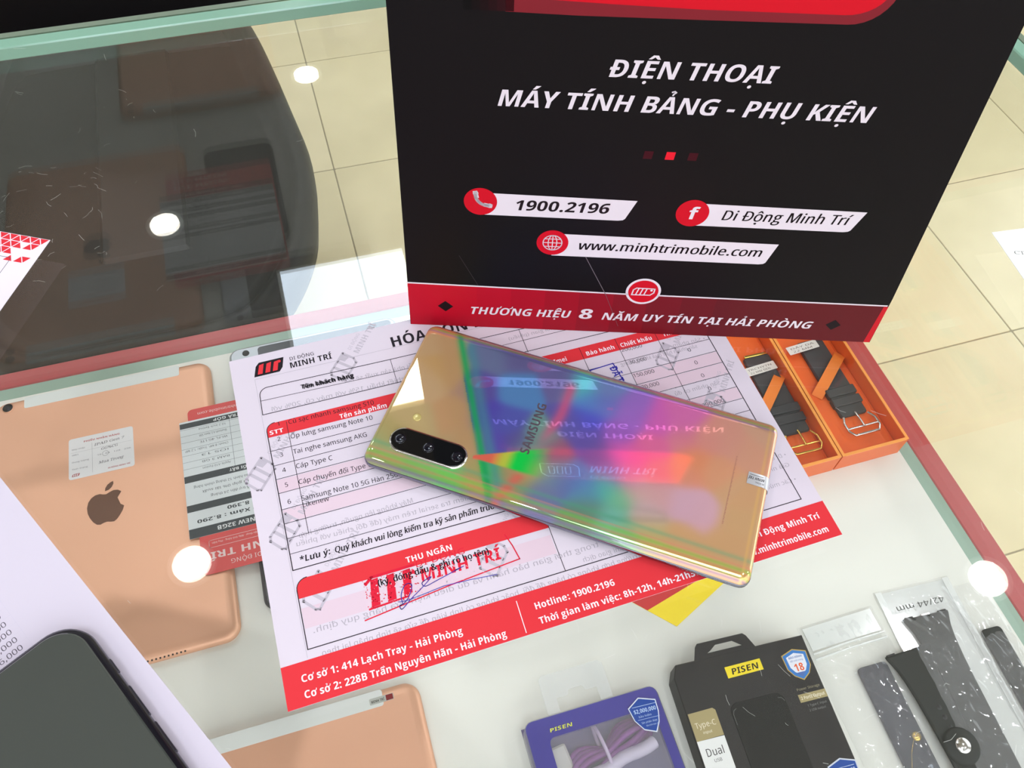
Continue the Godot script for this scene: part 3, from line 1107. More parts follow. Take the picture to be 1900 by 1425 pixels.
func power_bank() -> void:
	var t := thing("power_bank_box", "dark retail box with yellow brand label and hang tab for a power bank", "box", Vector3(0.1650, SHELF, -0.1136), -0.06)
	var w := 0.0985
	var l := 0.15
	var h := 0.0195
	var card := mat(c8(42, 40, 40), 0.5, 0.0, 0.35)
	var st := begin()
	extrude(st, PackedVector2Array([Vector2(0.004, 0), Vector2(w, 0), Vector2(w, l), Vector2(0, l), Vector2(0, 0.008)]), [Vector2(0.0002, 0.0005), Vector2(0.001, 0), Vector2(h - 0.0006, 0), Vector2(h, 0.0006)], false)
	part("carton", st, card, t)
	# hang tab with its slot
	st = begin()
	var a := Vector2(0.0185, -0.0)
	var out := [Vector2(0.0175, 0.001), Vector2(0.0215, -0.0085), Vector2(0.0235, -0.0105), Vector2(0.0575, -0.0105), Vector2(0.0595, -0.0085), Vector2(0.0635, 0.001)]
	var inn := [Vector2(0.0285, -0.0028), Vector2(0.0315, -0.0042), Vector2(0.036, -0.0072), Vector2(0.0485, -0.0072), Vector2(0.0525, -0.0042), Vector2(0.0545, -0.0028)]
	for i in 5:
		extrude(st, PackedVector2Array([out[i], out[i + 1], inn[i + 1], inn[i]]), [Vector2(h - 0.0009, 0), Vector2(h - 0.0002, 0)], false)
	extrude(st, PackedVector2Array([out[5], out[0], inn[0], inn[5]]), [Vector2(h - 0.0009, 0), Vector2(h - 0.0002, 0)], false)
	part("hang_tab", st, card, t)
	var k := ink(c8(232, 208, 52))
	k.poly([Vector2(36.4, 9.0), Vector2(62.6, 8.6), Vector2(62.6, 16.2), Vector2(36.4, 16.6)])
	k.z = 0.00004
	k.col = c8(48, 44, 34)
	k.text(bold, "PISEN", 39.5, 14.9, 20.5, 4.0, 0.18, 0.6)
	lay(k, "brand_label", t, h + 0.00003)
	k = ink(c8(190, 160, 84))
	shield(k, Vector2(87.2, 18.4), 18.5, 21.5, 1.0)
	k.z += 0.00003
	k.col = c8(64, 122, 190)
	shield(k, Vector2(87.2, 18.4), 18.5, 21.5, 0.93)
	k.z += 0.00003
	k.col = c8(226, 228, 236)
	shield(k, Vector2(87.2, 18.0), 18.5, 21.5, 0.7)
	k.z += 0.00003
	k.col = c8(84, 110, 170)
	k.text(bold, "BẢO HÀNH", 82.2, 14.0, 10, 1.4)
	k.text(sans, "đổi mới trong", 82.5, 16.2, 9.5, 1.1)
	k.poly([Vector2(83.6, 23.6), Vector2(90.8, 23.6), Vector2(87.2, 26.8)])
	k.col = c8(226, 96, 52)
	k.text(bold, "18", 83.6, 22.8, 7.2, 5.0)
	lay(k, "warranty_shield", t, h + 0.00003)
	k = ink(c8(164, 150, 108))
	k.poly([Vector2(1.0, 32.4), Vector2(18.6, 32.0), Vector2(20.2, 33.6), Vector2(20.2, 49.6), Vector2(1.0, 50.0)])
	k.rect(78.4, 37.4, 98.3, 42.6)
	k.z = 0.00003
	k.col = c8(226, 216, 190)
	k.text(sans, "Type-C", 3.2, 42.4, 14.5, 3.5)
	k.text(sans, "input", 7, 46.4, 6.5, 1.7)
	k.text(bold, "2 Ports Output", 79.6, 41.0, 17.5, 2.1)
	lay(k, "tan_panels", t, h + 0.00003)
	k = ink(c8(226, 226, 222))
	k.rect(1.0, 50.0, 20.2, 76)
	k.z = 0.00003
	k.col = c8(74, 72, 70)
	k.text(sans, "Dual", 4.2, 60.2, 13.0, 4.8)
	k.text(sans, "USB", 8.0, 64.2, 5.6, 2.0)
	lay(k, "white_panel", t, h + 0.00003)
	k = ink(c8(150, 142, 116))
	k.text(sans, "Power Storage", 79, 35.0, 17, 1.6)
	k.col = c8(128, 128, 126)
	k.text(sans, "1 Type-C input", 82, 46.0, 14, 1.4)
	k.text(sans, "2 USB output", 82, 49.0, 12, 1.4)
	lay(k, "small_print", t, h + 0.00003)
	k = ink(c8(206, 212, 222))
	shield(k, Vector2(88.5, 91.5), 20, 23, 1.0)
	k.z += 0.00003
	k.col = c8(44, 78, 152)
	shield(k, Vector2(88.5, 91.5), 20, 23, 0.92)
	k.z += 0.00003
	k.col = c8(196, 208, 230)
	k.text(bold, "$2,000,000", 81, 89.5, 15, 2.5)
	k.line([Vector2(81, 85.6), Vector2(96, 85.6)], 0.3)
	k.text(sans, "bảo hiểm", 84, 92.6, 9, 1.6)
	lay(k, "insurance_shield", t, h + 0.00003)
	# the picture of the device is printed as a dark glossy shape
	st = begin()
	extrude(st, shifted(rr(0.0395, 0.1, 0.006, 6), Vector2(0.0496, 0.0825)), [Vector2(h, 0.0), Vector2(h + 0.0003, 0.0003)], false)
	var dv := part("device_picture", st, mat(c8(20, 20, 20), 0.5, 0.0, 0.35), t)
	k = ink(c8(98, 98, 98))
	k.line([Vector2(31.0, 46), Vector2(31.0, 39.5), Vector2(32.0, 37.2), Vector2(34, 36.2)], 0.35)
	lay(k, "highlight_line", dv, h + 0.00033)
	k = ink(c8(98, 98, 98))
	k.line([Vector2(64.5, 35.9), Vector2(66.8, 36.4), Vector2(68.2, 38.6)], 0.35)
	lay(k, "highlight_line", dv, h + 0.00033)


func film(called: String, parent: Node, w: float, l: float, m: Material, sd: int, bulge: Callable) -> void:
	# a crumpled sheet of plastic film, its top left corner at the thing's origin, its lower sheet flat
	var nz := FastNoiseLite.new()
	nz.seed = sd
	nz.frequency = 55.0
	nz.fractal_octaves = 3
	nz.noise_type = FastNoiseLite.TYPE_SIMPLEX_SMOOTH
	var nx := 26
	var ny := 60
	var pts := []
	for j in ny + 1:
		var row := []
		for i in nx + 1:
			var x := w * i / nx
			var z := l * j / ny
			var edge := clampf(minf(minf(i, nx - i) / 3.0, minf(j, ny - j) / 3.0), 0.0, 1.0)
			var y: float = 0.0006 + edge * (0.0007 + bulge.call(x, z) + 0.0030 * absf(nz.get_noise_2d(x * 1.6, z * 0.55)) + 0.0007 * nz.get_noise_2d(x * 6.0, z * 3.0))
			row.append(Vector3(x + nz.get_noise_2d(z * 0.8, 9.0) * 0.0008, y, z))
		pts.append(row)
	var st := begin()
	st.set_smooth_group(1)
	for j in ny:
		for i in nx:
			quad(st, pts[j][i], pts[j][i + 1], pts[j + 1][i + 1], pts[j + 1][i], Vector3.UP)
	part(called, st, m, parent)


func sport_band(called: String, label: String, at: Vector3, turn: float, m: Material, l: float, pin: bool, holes: bool) -> Node3D:
	# a moulded watch band: a wide lug end that narrows to the strap; z runs along it
	var t := thing(called, label, "watch band", at, turn, "moulded watch bands in plastic bags")
	var half := [[0.0, 0.0182], [0.0022, 0.0180], [0.006, 0.0166], [0.011, 0.0150], [0.02, 0.0136], [0.034, 0.0126], [0.05, 0.0122], [l, 0.0118]]
	var p := PackedVector2Array()
	for v in half:
		p.append(Vector2(v[1], v[0]))
	for i in range(half.size() - 1, -1, -1):
		p.append(Vector2(-half[i][1], half[i][0]))
	var st := begin()
	extrude(st, p, [Vector2(0.0, 0.0012), Vector2(0.0008, 0.0003), Vector2(0.0016, 0.0), Vector2(0.0024, 0.0004), Vector2(0.0030, 0.0016)])
	part("band", st, m, t)
	st = begin()
	for x in [-0.0135, 0.0135]:
		box(st, Vector3(x - 0.003, 0.0006, -0.0008), Vector3(x + 0.003, 0.0026, 0.0004))
	part("lug_slot", st, M.black, t)
	st = begin()
	box(st, Vector3(-0.0035, 0.0006, -0.0012), Vector3(0.0035, 0.0026, 0.0006), 0.0004)
	part("lug_button", st, M.chrome, t)
	if holes:
		for i in 3:
			st = begin()
			lathe(st, [Vector2(0, 0.00305), Vector2(0.0017, 0.00305), Vector2(0.0019, 0.0028)], 16, Vector3(-0.0005, 0, 0.0405 + 0.0068 * i))
			part("hole", st, M.black, t)
	if pin:
		st = begin()
		lathe(st, [Vector2(0.0122, 0.0030), Vector2(0.0118, 0.0044), Vector2(0.0105, 0.0052), Vector2(0.0, 0.0054)], 28, Vector3(-0.0005, 0, 0.0665))
		var pad := part("loop_pad", st, m, t)
		st = begin()
		lathe(st, [Vector2(0, 0.0068), Vector2(0.0046, 0.0067), Vector2(0.0053, 0.0060), Vector2(0.0053, 0.0052)], 28, Vector3(-0.0005, 0, 0.0665))
		part("pin", st, M.chrome, pad)
	return t


func strap_bags() -> void:
	# left bag with the navy strap
	var t := thing("plastic_bag", "small clear zip bag holding a navy watch strap, next to the dark box", "plastic bag", Vector3(0.2705, SHELF, -0.1165), 0.0, "plastic bags with watch bands")
	film("film", t, 0.062, 0.165, M.film, 3, func(x, z): return 0.0045 * smoothstep(0.028, 0.05, z) * (1.0 - smoothstep(0.05, 0.06, x)) * smoothstep(0.008, 0.03, x))
	var st := begin()
	for z in [0.0205, 0.0245]:
		tube(st, [Vector3(0.002, 0.0022, z), Vector3(0.03, 0.0028, z - 0.0007), Vector3(0.06, 0.0022, z - 0.0003)], 0.0008, 6)
	part("zip_ridge", st, M.film_milky, t)
	st = begin()
	box(st, Vector3(0.003, 0.0016, 0.002), Vector3(0.059, 0.0020, 0.0185))
	part("bag_header", st, M.film_milky, t)
	var s := thing("navy_strap", "navy fabric watch strap inside the clear zip bag next to the dark box", "watch band", Vector3(0.3085, SHELF + 0.0008, -0.0775), -0.03, "")
	st = begin()
	extrude(st, shifted(rr(0.023, 0.12, 0.003, 3), Vector2(0, 0.06)), [Vector2(0, 0.0005), Vector2(0.001, 0), Vector2(0.0024, 0), Vector2(0.003, 0.0006)])
	part("band", st, M.navy, s)
	st = begin()
	lathe(st, [Vector2(0, 0.0046), Vector2(0.0026, 0.0044), Vector2(0.0034, 0.0034), Vector2(0.0034, 0.003)], 16, Vector3(0.006, 0, 0.051))
	tube(st, [Vector3(0.006, 0.0042, 0.052), Vector3(0.0015, 0.005, 0.053), Vector3(-0.004, 0.0052, 0.06), Vector3(-0.009, 0.0045, 0.07)], 0.00025, 5)
	part("rivet_and_thread", st, M.gold, s)
	# middle bag: two moulded black bands
	t = thing("plastic_bag", "milky plastic bag printed 42/44 mm around black watch bands", "plastic bag", Vector3(0.3385, SHELF, -0.1245), -0.06, "plastic bags with watch bands")
	film("film", t, 0.063, 0.18, M.film, 5, func(x, z): return 0.009 * smoothstep(0.015, 0.05, z))
	st = begin()
	box(st, Vector3(0.002, 0.0003, 0.002), Vector3(0.061, 0.0006, 0.176))
	part("back_film", st, M.film_milky, t)
	for x in [0.0035, 0.0595]:
		st = begin()
		box(st, Vector3(x - 0.0025, 0.0012, 0.001), Vector3(x + 0.0025, 0.0016, 0.178))
		part("welded_seam", st, M.film_milky, t)
	var k := ink(c8(78, 78, 76))
	k.text(sans, "42/44 mm", 48.5, 14.6, 39.5, 4.2, 0.0, 180.0)
	lay(k, "size_print", t, 0.0048)
	sport_band("watch_band", "flared black watch band with lug end towards the 42/44 mm print", Vector3(0.3668, SHELF + 0.0008, -0.0985), -0.07, M.rubber, 0.13, false, false)
	sport_band("watch_band", "black watch band with three holes and a round silver pin, topmost in the bags", Vector3(0.3358, SHELF + 0.0072, -0.0785), 0.0, M.rubber, 0.115, true, true)
	# right bag
	t = thing("plastic_bag", "clear plastic bag at the right edge beside the green glass channel", "plastic bag", Vector3(0.3905, SHELF, -0.112), -0.02, "plastic bags with watch bands")
	film("film", t, 0.034, 0.16, M.film, 9, func(x, z): return 0.0035 * smoothstep(0.03, 0.05, z) * smoothstep(0.0, 0.01, x))
	s = thing("watch_band", "narrow black watch band in the clear bag beside the green glass channel", "watch band", Vector3(0.4075, SHELF + 0.0008, -0.0765), -0.05, "moulded watch bands in plastic bags")
	st = begin()
	extrude(st, shifted(rr(0.0165, 0.11, 0.003, 3), Vector2(0, 0.055)), [Vector2(0, 0.0005), Vector2(0.001, 0), Vector2(0.002, 0), Vector2(0.0026, 0.0006)])
	part("band", st, M.rubber, s)


# ------------------------------------------------------------------ on the glass

func paper_bag() -> void:
	var t := thing("paper_bag", "tall black paper carrier bag with red bands and white shop lettering, behind the phone", "bag", Vector3(0.0299, 0.0004, -0.2250), -0.3196)
	var lean := Basis(Vector3.RIGHT, -0.0925)
	var H := 0.262
	var depth := 0.09
	var left := func(y): return 0.0105 * y
	var right := func(y): return 0.2021 - maxf(0.0, y - 0.022) * 0.045
	# the panels are paper of 0.5 mm; the front leans, the back stands straight
	var th := 0.0005
	var st := begin()
	st.set_smooth_group(-1)
	var n := 10
	for k in n:
		var y0 := H * k / n
		var y1 := H * (k + 1) / n
		for s in [[0.0, 1.0], [-th, -1.0]]:
			quad(st, Vector3(left.call(y0), y0, s[0]), Vector3(right.call(y0), y0, s[0]), Vector3(right.call(y1), y1, s[0]), Vector3(left.call(y1), y1, s[0]), Vector3(0, 0, s[1]))
	quad(st, Vector3(left.call(H), H, 0), Vector3(right.call(H), H, 0), Vector3(right.call(H), H, -th), Vector3(left.call(H), H, -th), Vector3.UP)
	var front := part("front_panel", st, M.bag_black, t)
	front.transform.basis = lean
	var tl: Vector3 = lean * Vector3(left.call(H), H, 0)
	var tr: Vector3 = lean * Vector3(right.call(H), H, 0)
	st = begin()
	box(st, Vector3(0.002, 0, -depth - th), Vector3(0.2, H, -depth))
	part("back_panel", st, M.bag_black, t)
	st = begin()
	box(st, Vector3(0.001, 0.0, -depth), Vector3(0.2, th, -th))
	part("bottom_panel", st, M.bag_black, t)
	for s in 2:
		var bx: float = [0.002, 0.2][s]
		var fb: float = [0.0002, 0.2018][s]
		var ft: Vector3 = [tl, tr][s]
		var inward: float = [1.0, -1.0][s]
		st = begin()
		var mb := Vector3(bx + inward * 0.002, 0.05, -depth * 0.5)
		var mt := Vector3(ft.x + inward * 0.016, H, (ft.z - depth) * 0.5)
		var b0 := Vector3(bx, 0, -depth)
		var b1 := Vector3(bx, H, -depth)
		var f0 := Vector3(fb, 0, -th)
		var f1 := ft - Vector3(0, 0, th)
		var m0 := Vector3(bx, 0, -depth * 0.5)
		for q in [[f0, m0, mb], [m0, b0, mb], [f0, mb, f1], [mb, mt, f1], [b0, b1, mb], [mb, b1, mt]]:
			tri(st, q[0], q[1], q[2], Vector3(-inward, 0, 0))
			tri(st, q[0] + Vector3(inward * th, 0, 0), q[1] + Vector3(inward * th, 0, 0), q[2] + Vector3(inward * th, 0, 0), Vector3(inward, 0, 0))
		part("side_gusset", st, M.bag_black, t)
	for s in 2:
		var z: float = [0.0, -depth - 0.002][s]
		var cord := []
		for j in 17:
			var f := j / 16.0
			var y := H - 0.012 - 0.007 * sin(PI * f) if s == 0 else H - 0.02 + 0.06 * sin(PI * f)
			cord.append(Vector3(0.080 + 0.078 * f, y, -y * 0.0926 + 0.0025 + 0.003 * sin(PI * f) if s == 0 else z))
		st = begin()
		tube(st, cord, 0.0022, 8)
		part("cord_handle", st, mat(c8(40, 38, 38), 0.8), t)
	# print on the front, millimetres up from the bottom edge
	var k := ink(c8(198, 28, 48), true)
	k.z = 0.00006
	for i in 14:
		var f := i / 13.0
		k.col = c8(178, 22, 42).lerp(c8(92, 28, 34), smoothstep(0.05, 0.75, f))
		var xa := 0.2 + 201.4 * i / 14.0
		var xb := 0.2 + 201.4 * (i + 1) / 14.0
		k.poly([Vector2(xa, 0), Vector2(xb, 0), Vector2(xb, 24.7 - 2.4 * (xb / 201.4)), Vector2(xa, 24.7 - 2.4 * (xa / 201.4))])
	k.z = 0.00009
	k.col = c8(190, 32, 42)
	k.poly([Vector2(199.2, 0), Vector2(201.9, 0), Vector2(201.9, 22.0), Vector2(200.0, 21.9)])
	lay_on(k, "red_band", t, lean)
	# the red plate, mostly above the photo, with its bevelled lower edge
	k = ink(c8(206, 30, 44), true)
	k.z = 0.00006
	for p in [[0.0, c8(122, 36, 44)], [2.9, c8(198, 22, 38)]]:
		k.col = p[1]
		var d: float = p[0]
		var low := []
		for a in k.arc(Vector2(143.0 - d * 0.6, 153.0), Vector2(12.5 - d * 0.2, 11.6 - d), 270, 360, 8):
			low.append(a)
		if d == 0.0:
			k.poly([Vector2(38, 140.9), Vector2(60, 140.6), Vector2(60, 148), Vector2(38, 148)])
			k.poly([Vector2(60, 140.6), Vector2(100, 140.9), low[0], Vector2(low[0].x, 153), Vector2(60, 153)])
		else:
			k.poly([Vector2(45, 145.3), Vector2(70, 144.6), Vector2(98, 144.1), low[0], Vector2(low[0].x, 153), Vector2(45, 153)])
		k.poly(low + [Vector2(low[0].x, 153)])
		k.rect(low[0].x, 153, low[-1].x, 192 - d)
		k.rect(100, 153, low[0].x, 192 - d)
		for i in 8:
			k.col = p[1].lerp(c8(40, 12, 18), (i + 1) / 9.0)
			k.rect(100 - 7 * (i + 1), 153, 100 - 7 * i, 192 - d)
		k.col = p[1]
		k.z = 0.00009
	lay_on(k, "red_plate", t, lean)
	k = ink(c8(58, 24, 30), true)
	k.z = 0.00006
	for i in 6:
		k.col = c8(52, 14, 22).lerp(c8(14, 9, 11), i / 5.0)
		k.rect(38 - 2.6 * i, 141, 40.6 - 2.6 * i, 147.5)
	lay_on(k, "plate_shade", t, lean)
	for x in [[88.0, c8(62, 16, 26)], [95.8, c8(218, 32, 48)], [103.8, c8(62, 16, 26)]]:
		k = ink(x[1], true)
		k.z = 0.00006
		k.poly([Vector2(x[0], 90.0), Vector2(x[0] + 3.2, 90.0), Vector2(x[0] + 3.5, 93.2), Vector2(x[0] + 0.3, 93.2)])
		lay_on(k, "square_mark", t, lean)
	k = ink(c8(112, 100, 106), true)  # thin reflections on the glossy front, painted as grey lines
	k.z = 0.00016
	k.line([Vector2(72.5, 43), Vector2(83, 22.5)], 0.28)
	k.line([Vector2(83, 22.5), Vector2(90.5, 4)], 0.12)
	lay_on(k, "painted_glint", t, lean)
	k = ink(c8(70, 62, 66), true)  # a fainter reflection streak, also painted in grey
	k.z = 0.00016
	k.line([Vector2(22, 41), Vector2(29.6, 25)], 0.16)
	lay_on(k, "painted_glint", t, lean)
	# white bars behind the contact lines
	var white := c8(216, 203, 211)
	k = ink(white, true)
	k.z = 0.00007
	for b in [[30.5, 89.0, 84.5, 72.3, 61.8], [110.5, 175.3, 171.0, 71.4, 60.7], [58.8, 146.9, 143.2, 54.2, 42.7]]:
		k = ink(white, true)
		k.z = 0.00007
		k.poly([Vector2(b[0], b[3]), Vector2(b[1], b[3] - 0.9), Vector2(b[2] + 1.0, b[4] + 1.0), Vector2(b[2] + 0.2, b[4] + 0.3), Vector2(b[2] - 1.6, b[4]), Vector2(b[0], b[4] + 0.3)])
		lay_on(k, "white_bar", t, lean)
	k = ink(white, true)
	k.z = 0.00007
	# the long rule over the red band, with the round emblem
	k.line([Vector2(0.2, 24.9), Vector2(92, 23.3), Vector2(201, 22.5)], 0.75)
	k.disc(Vector2(98.3, 25.2), 7.3, 40)
	lay_on(k, "white_rule", t, lean)
	for c in [Vector2(30.5, 68.2), Vector2(110.4, 66.8), Vector2(58.8, 49.6), Vector2(98.3, 25.2)]:
		k = ink(c8(194, 20, 38), true)
		k.z = 0.00011
		k.disc(c, 6.25, 36)
		lay_on(k, "red_disc", t, lean)
	k = ink(white, true)
	k.z = 0.00015
	# handset, f, globe
	k.line(k.arc(Vector2(33.4, 71.2), Vector2(4.7, 4.7), 182, 268, 14), 1.25)
	k.line([Vector2(28.6, 72.2), Vector2(28.95, 70.6)], 1.7)
	k.disc(Vector2(28.7, 72.0), 1.05, 14)
	k.line([Vector2(32.6, 66.7), Vector2(34.1, 66.4)], 1.7)
	k.disc(Vector2(34.0, 66.45), 1.05, 14)
	k.text(bold, "f", 108.6, 64.0, 3.6, 5.6, 0.12)
	var g := Vector2(58.8, 49.6)
	k.ring(g, 3.7, 0.42)
	k.line(k.arc(g, Vector2(1.7, 3.7), 0, 345, 20), 0.36, true)
	k.line([g + Vector2(0, 3.7), g - Vector2(0, 3.7)], 0.36)
	k.line([g + Vector2(3.7, 0), g - Vector2(3.7, 0)], 0.36)
	for s in [-1.9, 1.9]:
		k.line([g + Vector2(-3.2, s), g + Vector2(3.2, s)], 0.36)
	# the emblem in the band
	var e := []
	for v in [Vector2(-4.6, -2.0), Vector2(-4.2, 0.9), Vector2(-3.0, 1.9), Vector2(4.6, 1.7), Vector2(4.4, -0.5), Vector2(3.0, -1.9)]:
		e.append(Vector2(98.3, 25.2) + v)
	k.line(e, 0.55, true)
	for i in 3:
		k.line([Vector2(95.4 + 1.7 * i, 23.6), Vector2(96.2 + 1.7 * i, 26.6)], 0.5)
	k.disc(Vector2(101.6, 26.0), 0.55, 10)
	# lettering
	k.text(bold, "ĐIỆN THOẠI", 71.4, 120.8, 54.0, 6.1, 0.24)
	k.text(bold, "MÁY TÍNH BẢNG - PHỤ KIỆN", 35.3, 108.6, 126.5, 6.1, 0.24, -0.3)
	k.text(bold, "THƯƠNG HIỆU", 25.6, 8.0, 43.5, 4.3, 0.24, -0.2)
	k.text(bold, "8", 72.4, 7.7, 6.4, 5.9, 0.14)
	k.text(bold, "NĂM UY TÍN TẠI HẢI PHÒNG", 82.2, 7.6, 91.2, 4.3, 0.24, -0.3)
	# the large mark on the red plate, above the photo, mirrored in the phone
	for i in 3:
		k.line([Vector2(70.5 + 5.0 * i, 169.5), Vector2(72.3 + 5.0 * i, 181), Vector2(75.2 + 5.0 * i, 181), Vector2(73.8 + 5.0 * i, 169.5)], 0.8, true)
	k.line([Vector2(65, 166), Vector2(67, 180), Vector2(71, 185), Vector2(91, 184), Vector2(89, 170), Vector2(85, 165.5)], 0.9, true)
	k.text(bold, "MINH TRÍ", 95.4, 167, 41, 10)
	k.text(sans, "DI ĐỘNG", 97.2, 182, 22, 4.2)
	lay_on(k, "white_lettering", t, lean)
	k = ink(c8(34, 24, 28), true)
	k.z = 0.00013
	k.text(bold, "1900.2196", 42.9, 64.9, 35.8, 4.7, 0.2)
	k.text(sans, "Di Động Minh Trí", 121.2, 64.2, 48.4, 4.6, 0.2)
	k.text(sans, "Di Động Minh Trí", 121.35, 64.2, 48.4, 4.6, 0.2)
	k.text(sans, "www.minhtrimobile.com", 68.6, 46.7, 73.0, 4.4, 0.2)
	k.text(sans, "www.minhtrimobile.com", 68.8, 46.7, 73.0, 4.4, 0.2)
	for c in [Vector2(15.7, 12.0), Vector2(182.6, 10.0)]:
		k.poly([c + Vector2(-3.3, 0), c + Vector2(0, -3.1), c + Vector2(3.3, 0), c + Vector2(0, 3.1)])
	lay_on(k, "black_lettering", t, lean)


func lay_on(k: Ink, called: String, parent: Node, turn: Basis) -> MeshInstance3D:
	var o := mesh_node(called, k.st.commit(), M.gloss_ink, parent)
	o.transform = Transform3D(turn, Vector3.ZERO)
	return o


func invoice() -> void:
	var t := thing("invoice", "printed red and white sales invoice with stamp and signature lying under the prismatic phone", "invoice", Vector3(-0.0481, 0.0, -0.2256), 0.0251)
	sheet("paper", 208.5, 147.4, M.paper, t, 0.0002)
	var top := 0.00026
	var k := ink(c8(226, 219, 233))
	# print of the back showing through, mirrored
	k.col = c8(172, 163, 174)
	var through := [
		["với chiết khấu 15% với máy cũ, 20% với", 74.0, 31.0, 61.0, 2.6, 1.0], ["lỗi nhà sản xuất sẽ đổi", 74, 25.3, 30, 2.5, 0.8],
		["Máy không lên nguồn, trường hợp", 58.0, 86.3, 44.0, 2.5, -2.0], ["kiểm tra serial trên máy (để đối chiếu với phiếu", 79.0, 91.6, 66.5, 2.5, 0.6],
		["lỗi do nhà sản xuất cung cấp", 60, 108.6, 47, 2.5, 0.0], ["trong thời gian bảo hành và đủ điều kiện cửa hàng quy định.", 119.0, 124.3, 106.5, 2.6, 0.0],
		["trường hợp không có hàng để đổi, hoặc không có linh kiện để sửa sẽ tính nhập lại theo", 132, 133.0, 118, 2.6, 0.0],
		["8h - 11h, chiều 14h - 19h các ngày trong tuần.", 137, 142.6, 60, 2.5, 0.0], ["khi giao dịch", 127, 128.3, 16, 2.3, 0.0],
		["nhân viên tiếp nhận", 134, 138.0, 30, 2.5, 0.0], ["lỗi do úp không đúng", 98, 106.9, 34, 2.5, 0.0],
		["sản phẩm hậu quả không mong", 194, 51.2, 36, 2.3, 0.8], ["• Sản phẩm", 199.2, 48.4, 15.5, 2.3, 1.5], ["• Sản phẩm còn nguyên", 198.6, 63.8, 26, 2.3, 0.4],
		["• Sản phẩm được sửa", 198.4, 67.7, 31, 2.3, 0.6], ["• Sản phẩm có đủ", 197.0, 71.6, 23, 2.3, 0.6], ["lỗi gian (phiếu)", 136.5, 23.6, 20, 2.2, 0.0], ["• Di Động Minh", 205.0, 111.0, 19, 2.2, 0.0], ["Giá nhập lại", 204.0, 115.4, 17, 2.2, 0.0], ["• Các mức phí", 203.4, 122.0, 18, 2.2, 0.0]]
	for s in through:
		k.text(sans, s[0], s[1], s[2], s[3], s[4] * 0.8, 0.0, -s[5], true)
	lay(k, "show_through_print", t, top)
	# grey watermarks
	k = ink(c8(190, 180, 192))
	for w in [[Vector2(3.5, 64.5), 50.0], [Vector2(8.5, 91.0), 50.0], [Vector2(16.0, 117.0), 50.0], [Vector2(44.5, 24.0), 52.0], [Vector2(79.0, 124.0), 50.0], [Vector2(178.0, 59.0), 50.0], [Vector2(186.0, 88.0), 50.0]]:
		watermark(k, w[0], w[1])
	lay(k, "grey_watermark", t, top + 0.00002)
	# faint pink rows
	k = ink(c8(218, 193, 206))
	k.rect(10.2, 75.0, 200.6, 80.4)
	k.rect(10.2, 61.8, 200.6, 67.4)
	k.rect(161.0, 55.6, 200.6, 61.3)
	k.rect(10.2, 114.5, 103, 122.0)
	lay(k, "pink_rows", t, top + 0.00001)
	# red bands
	var red := c8(220, 58, 65)
	k = ink(red)
	k.rect(0, 132.7, 208.5, 147.4)
	k.poly(k.arc(Vector2(13.4, 39.0), Vector2(3.4, 3.4), 180, 270, 6) + [Vector2(200.9, 36.3), Vector2(200.9, 42.8), Vector2(10, 42.0)])
	k.poly(k.arc(Vector2(14.0, 107.6), Vector2(4.0, 4.0), 180, 270, 6) + [Vector2(103.6, 104.2), Vector2(103.6, 111.6), Vector2(10, 110.8)])
	k.poly(k.arc(Vector2(109.0, 108.0), Vector2(3.6, 3.6), 180, 270, 6) + [Vector2(130, 104.4), Vector2(130, 111.4), Vector2(105.4, 111.4)])
	lay(k, "red_bands", t, top + 0.00003)
	# black rules
	k = ink(c8(52, 46, 52))
	k.line(k.arc(Vector2(13.4, 21.2), Vector2(3.6, 3.6), 180, 270, 6) + [Vector2(65, 18.6), Vector2(200.9, 20.2)], 0.32)
	k.line([Vector2(9.8, 21), Vector2(9.5, 30.6), Vector2(200.9, 32.2), Vector2(200.9, 20.2)], 0.32)
	k.line([Vector2(9.7, 23.7), Vector2(65, 25.3), Vector2(200.9, 25.6)], 0.22)
	k.line([Vector2(65, 18.6), Vector2(65, 31.2)], 0.22)
	k.line([Vector2(122.4, 19.4), Vector2(122.4, 32.0)], 0.22)
	k.line(k.arc(Vector2(13.4, 39.0), Vector2(3.5, 3.5), 180, 270, 6), 0.3)
	k.line([Vector2(9.9, 39), Vector2(9.8, 99.7), Vector2(200.9, 101.0), Vector2(200.9, 36.3)], 0.36)
	var ys := [48.4, 55.2, 61.4, 67.6, 74.7, 80.7, 86.9, 93.2]
	for y in ys:
		k.line([Vector2(9.9, y), Vector2(200.9, y + 0.1)], 0.22)
	for x in [[18.0, 36.6, 86.9], [144.2, 36.4, 74], [160.9, 36.3, 80.7], [179.0, 36.3, 80.7], [114, 36.4, 86.9]]:
		k.line([Vector2(x[0], x[1]), Vector2(x[0] - 0.2, x[2])], 0.22)
	k.line(k.arc(Vector2(14.0, 107.6), Vector2(4.1, 4.1), 180, 270, 6), 0.3)
	k.line([Vector2(9.9, 107.6), Vector2(9.8, 129.3), Vector2(200.9, 129.6), Vector2(200.9, 106.0)], 0.34)
	k.line([Vector2(103.6, 104.2), Vector2(103.6, 129.4)], 0.25)
	k.col = c8(176, 168, 178)
	k.line([Vector2(9.0, 12.4), Vector2(200, 14.0)], 0.15)
	k.line([Vector2(9.0, 12.4), Vector2(9.2, 132)], 0.12)
	lay(k, "table_rules", t, top + 0.00005)
	# black print
	var dark := c8(44, 40, 46)
	k = ink(dark)
	k.text(bold, "HÓA ĐƠN BÁN HÀNG", 66.9, 12.6, 76, 5.4)
	k.text(bold, "Tên khách hàng", 26.4, 22.6, 22.0, 2.1, 0, -1.0)
	k.text(bold, "Tên khách hàng", 27.0, 22.9, 21.6, 2.1, 0, -1.0)
	k.text(sans, "DI ĐỘNG", 24.3, 6.9, 10.6, 1.75)
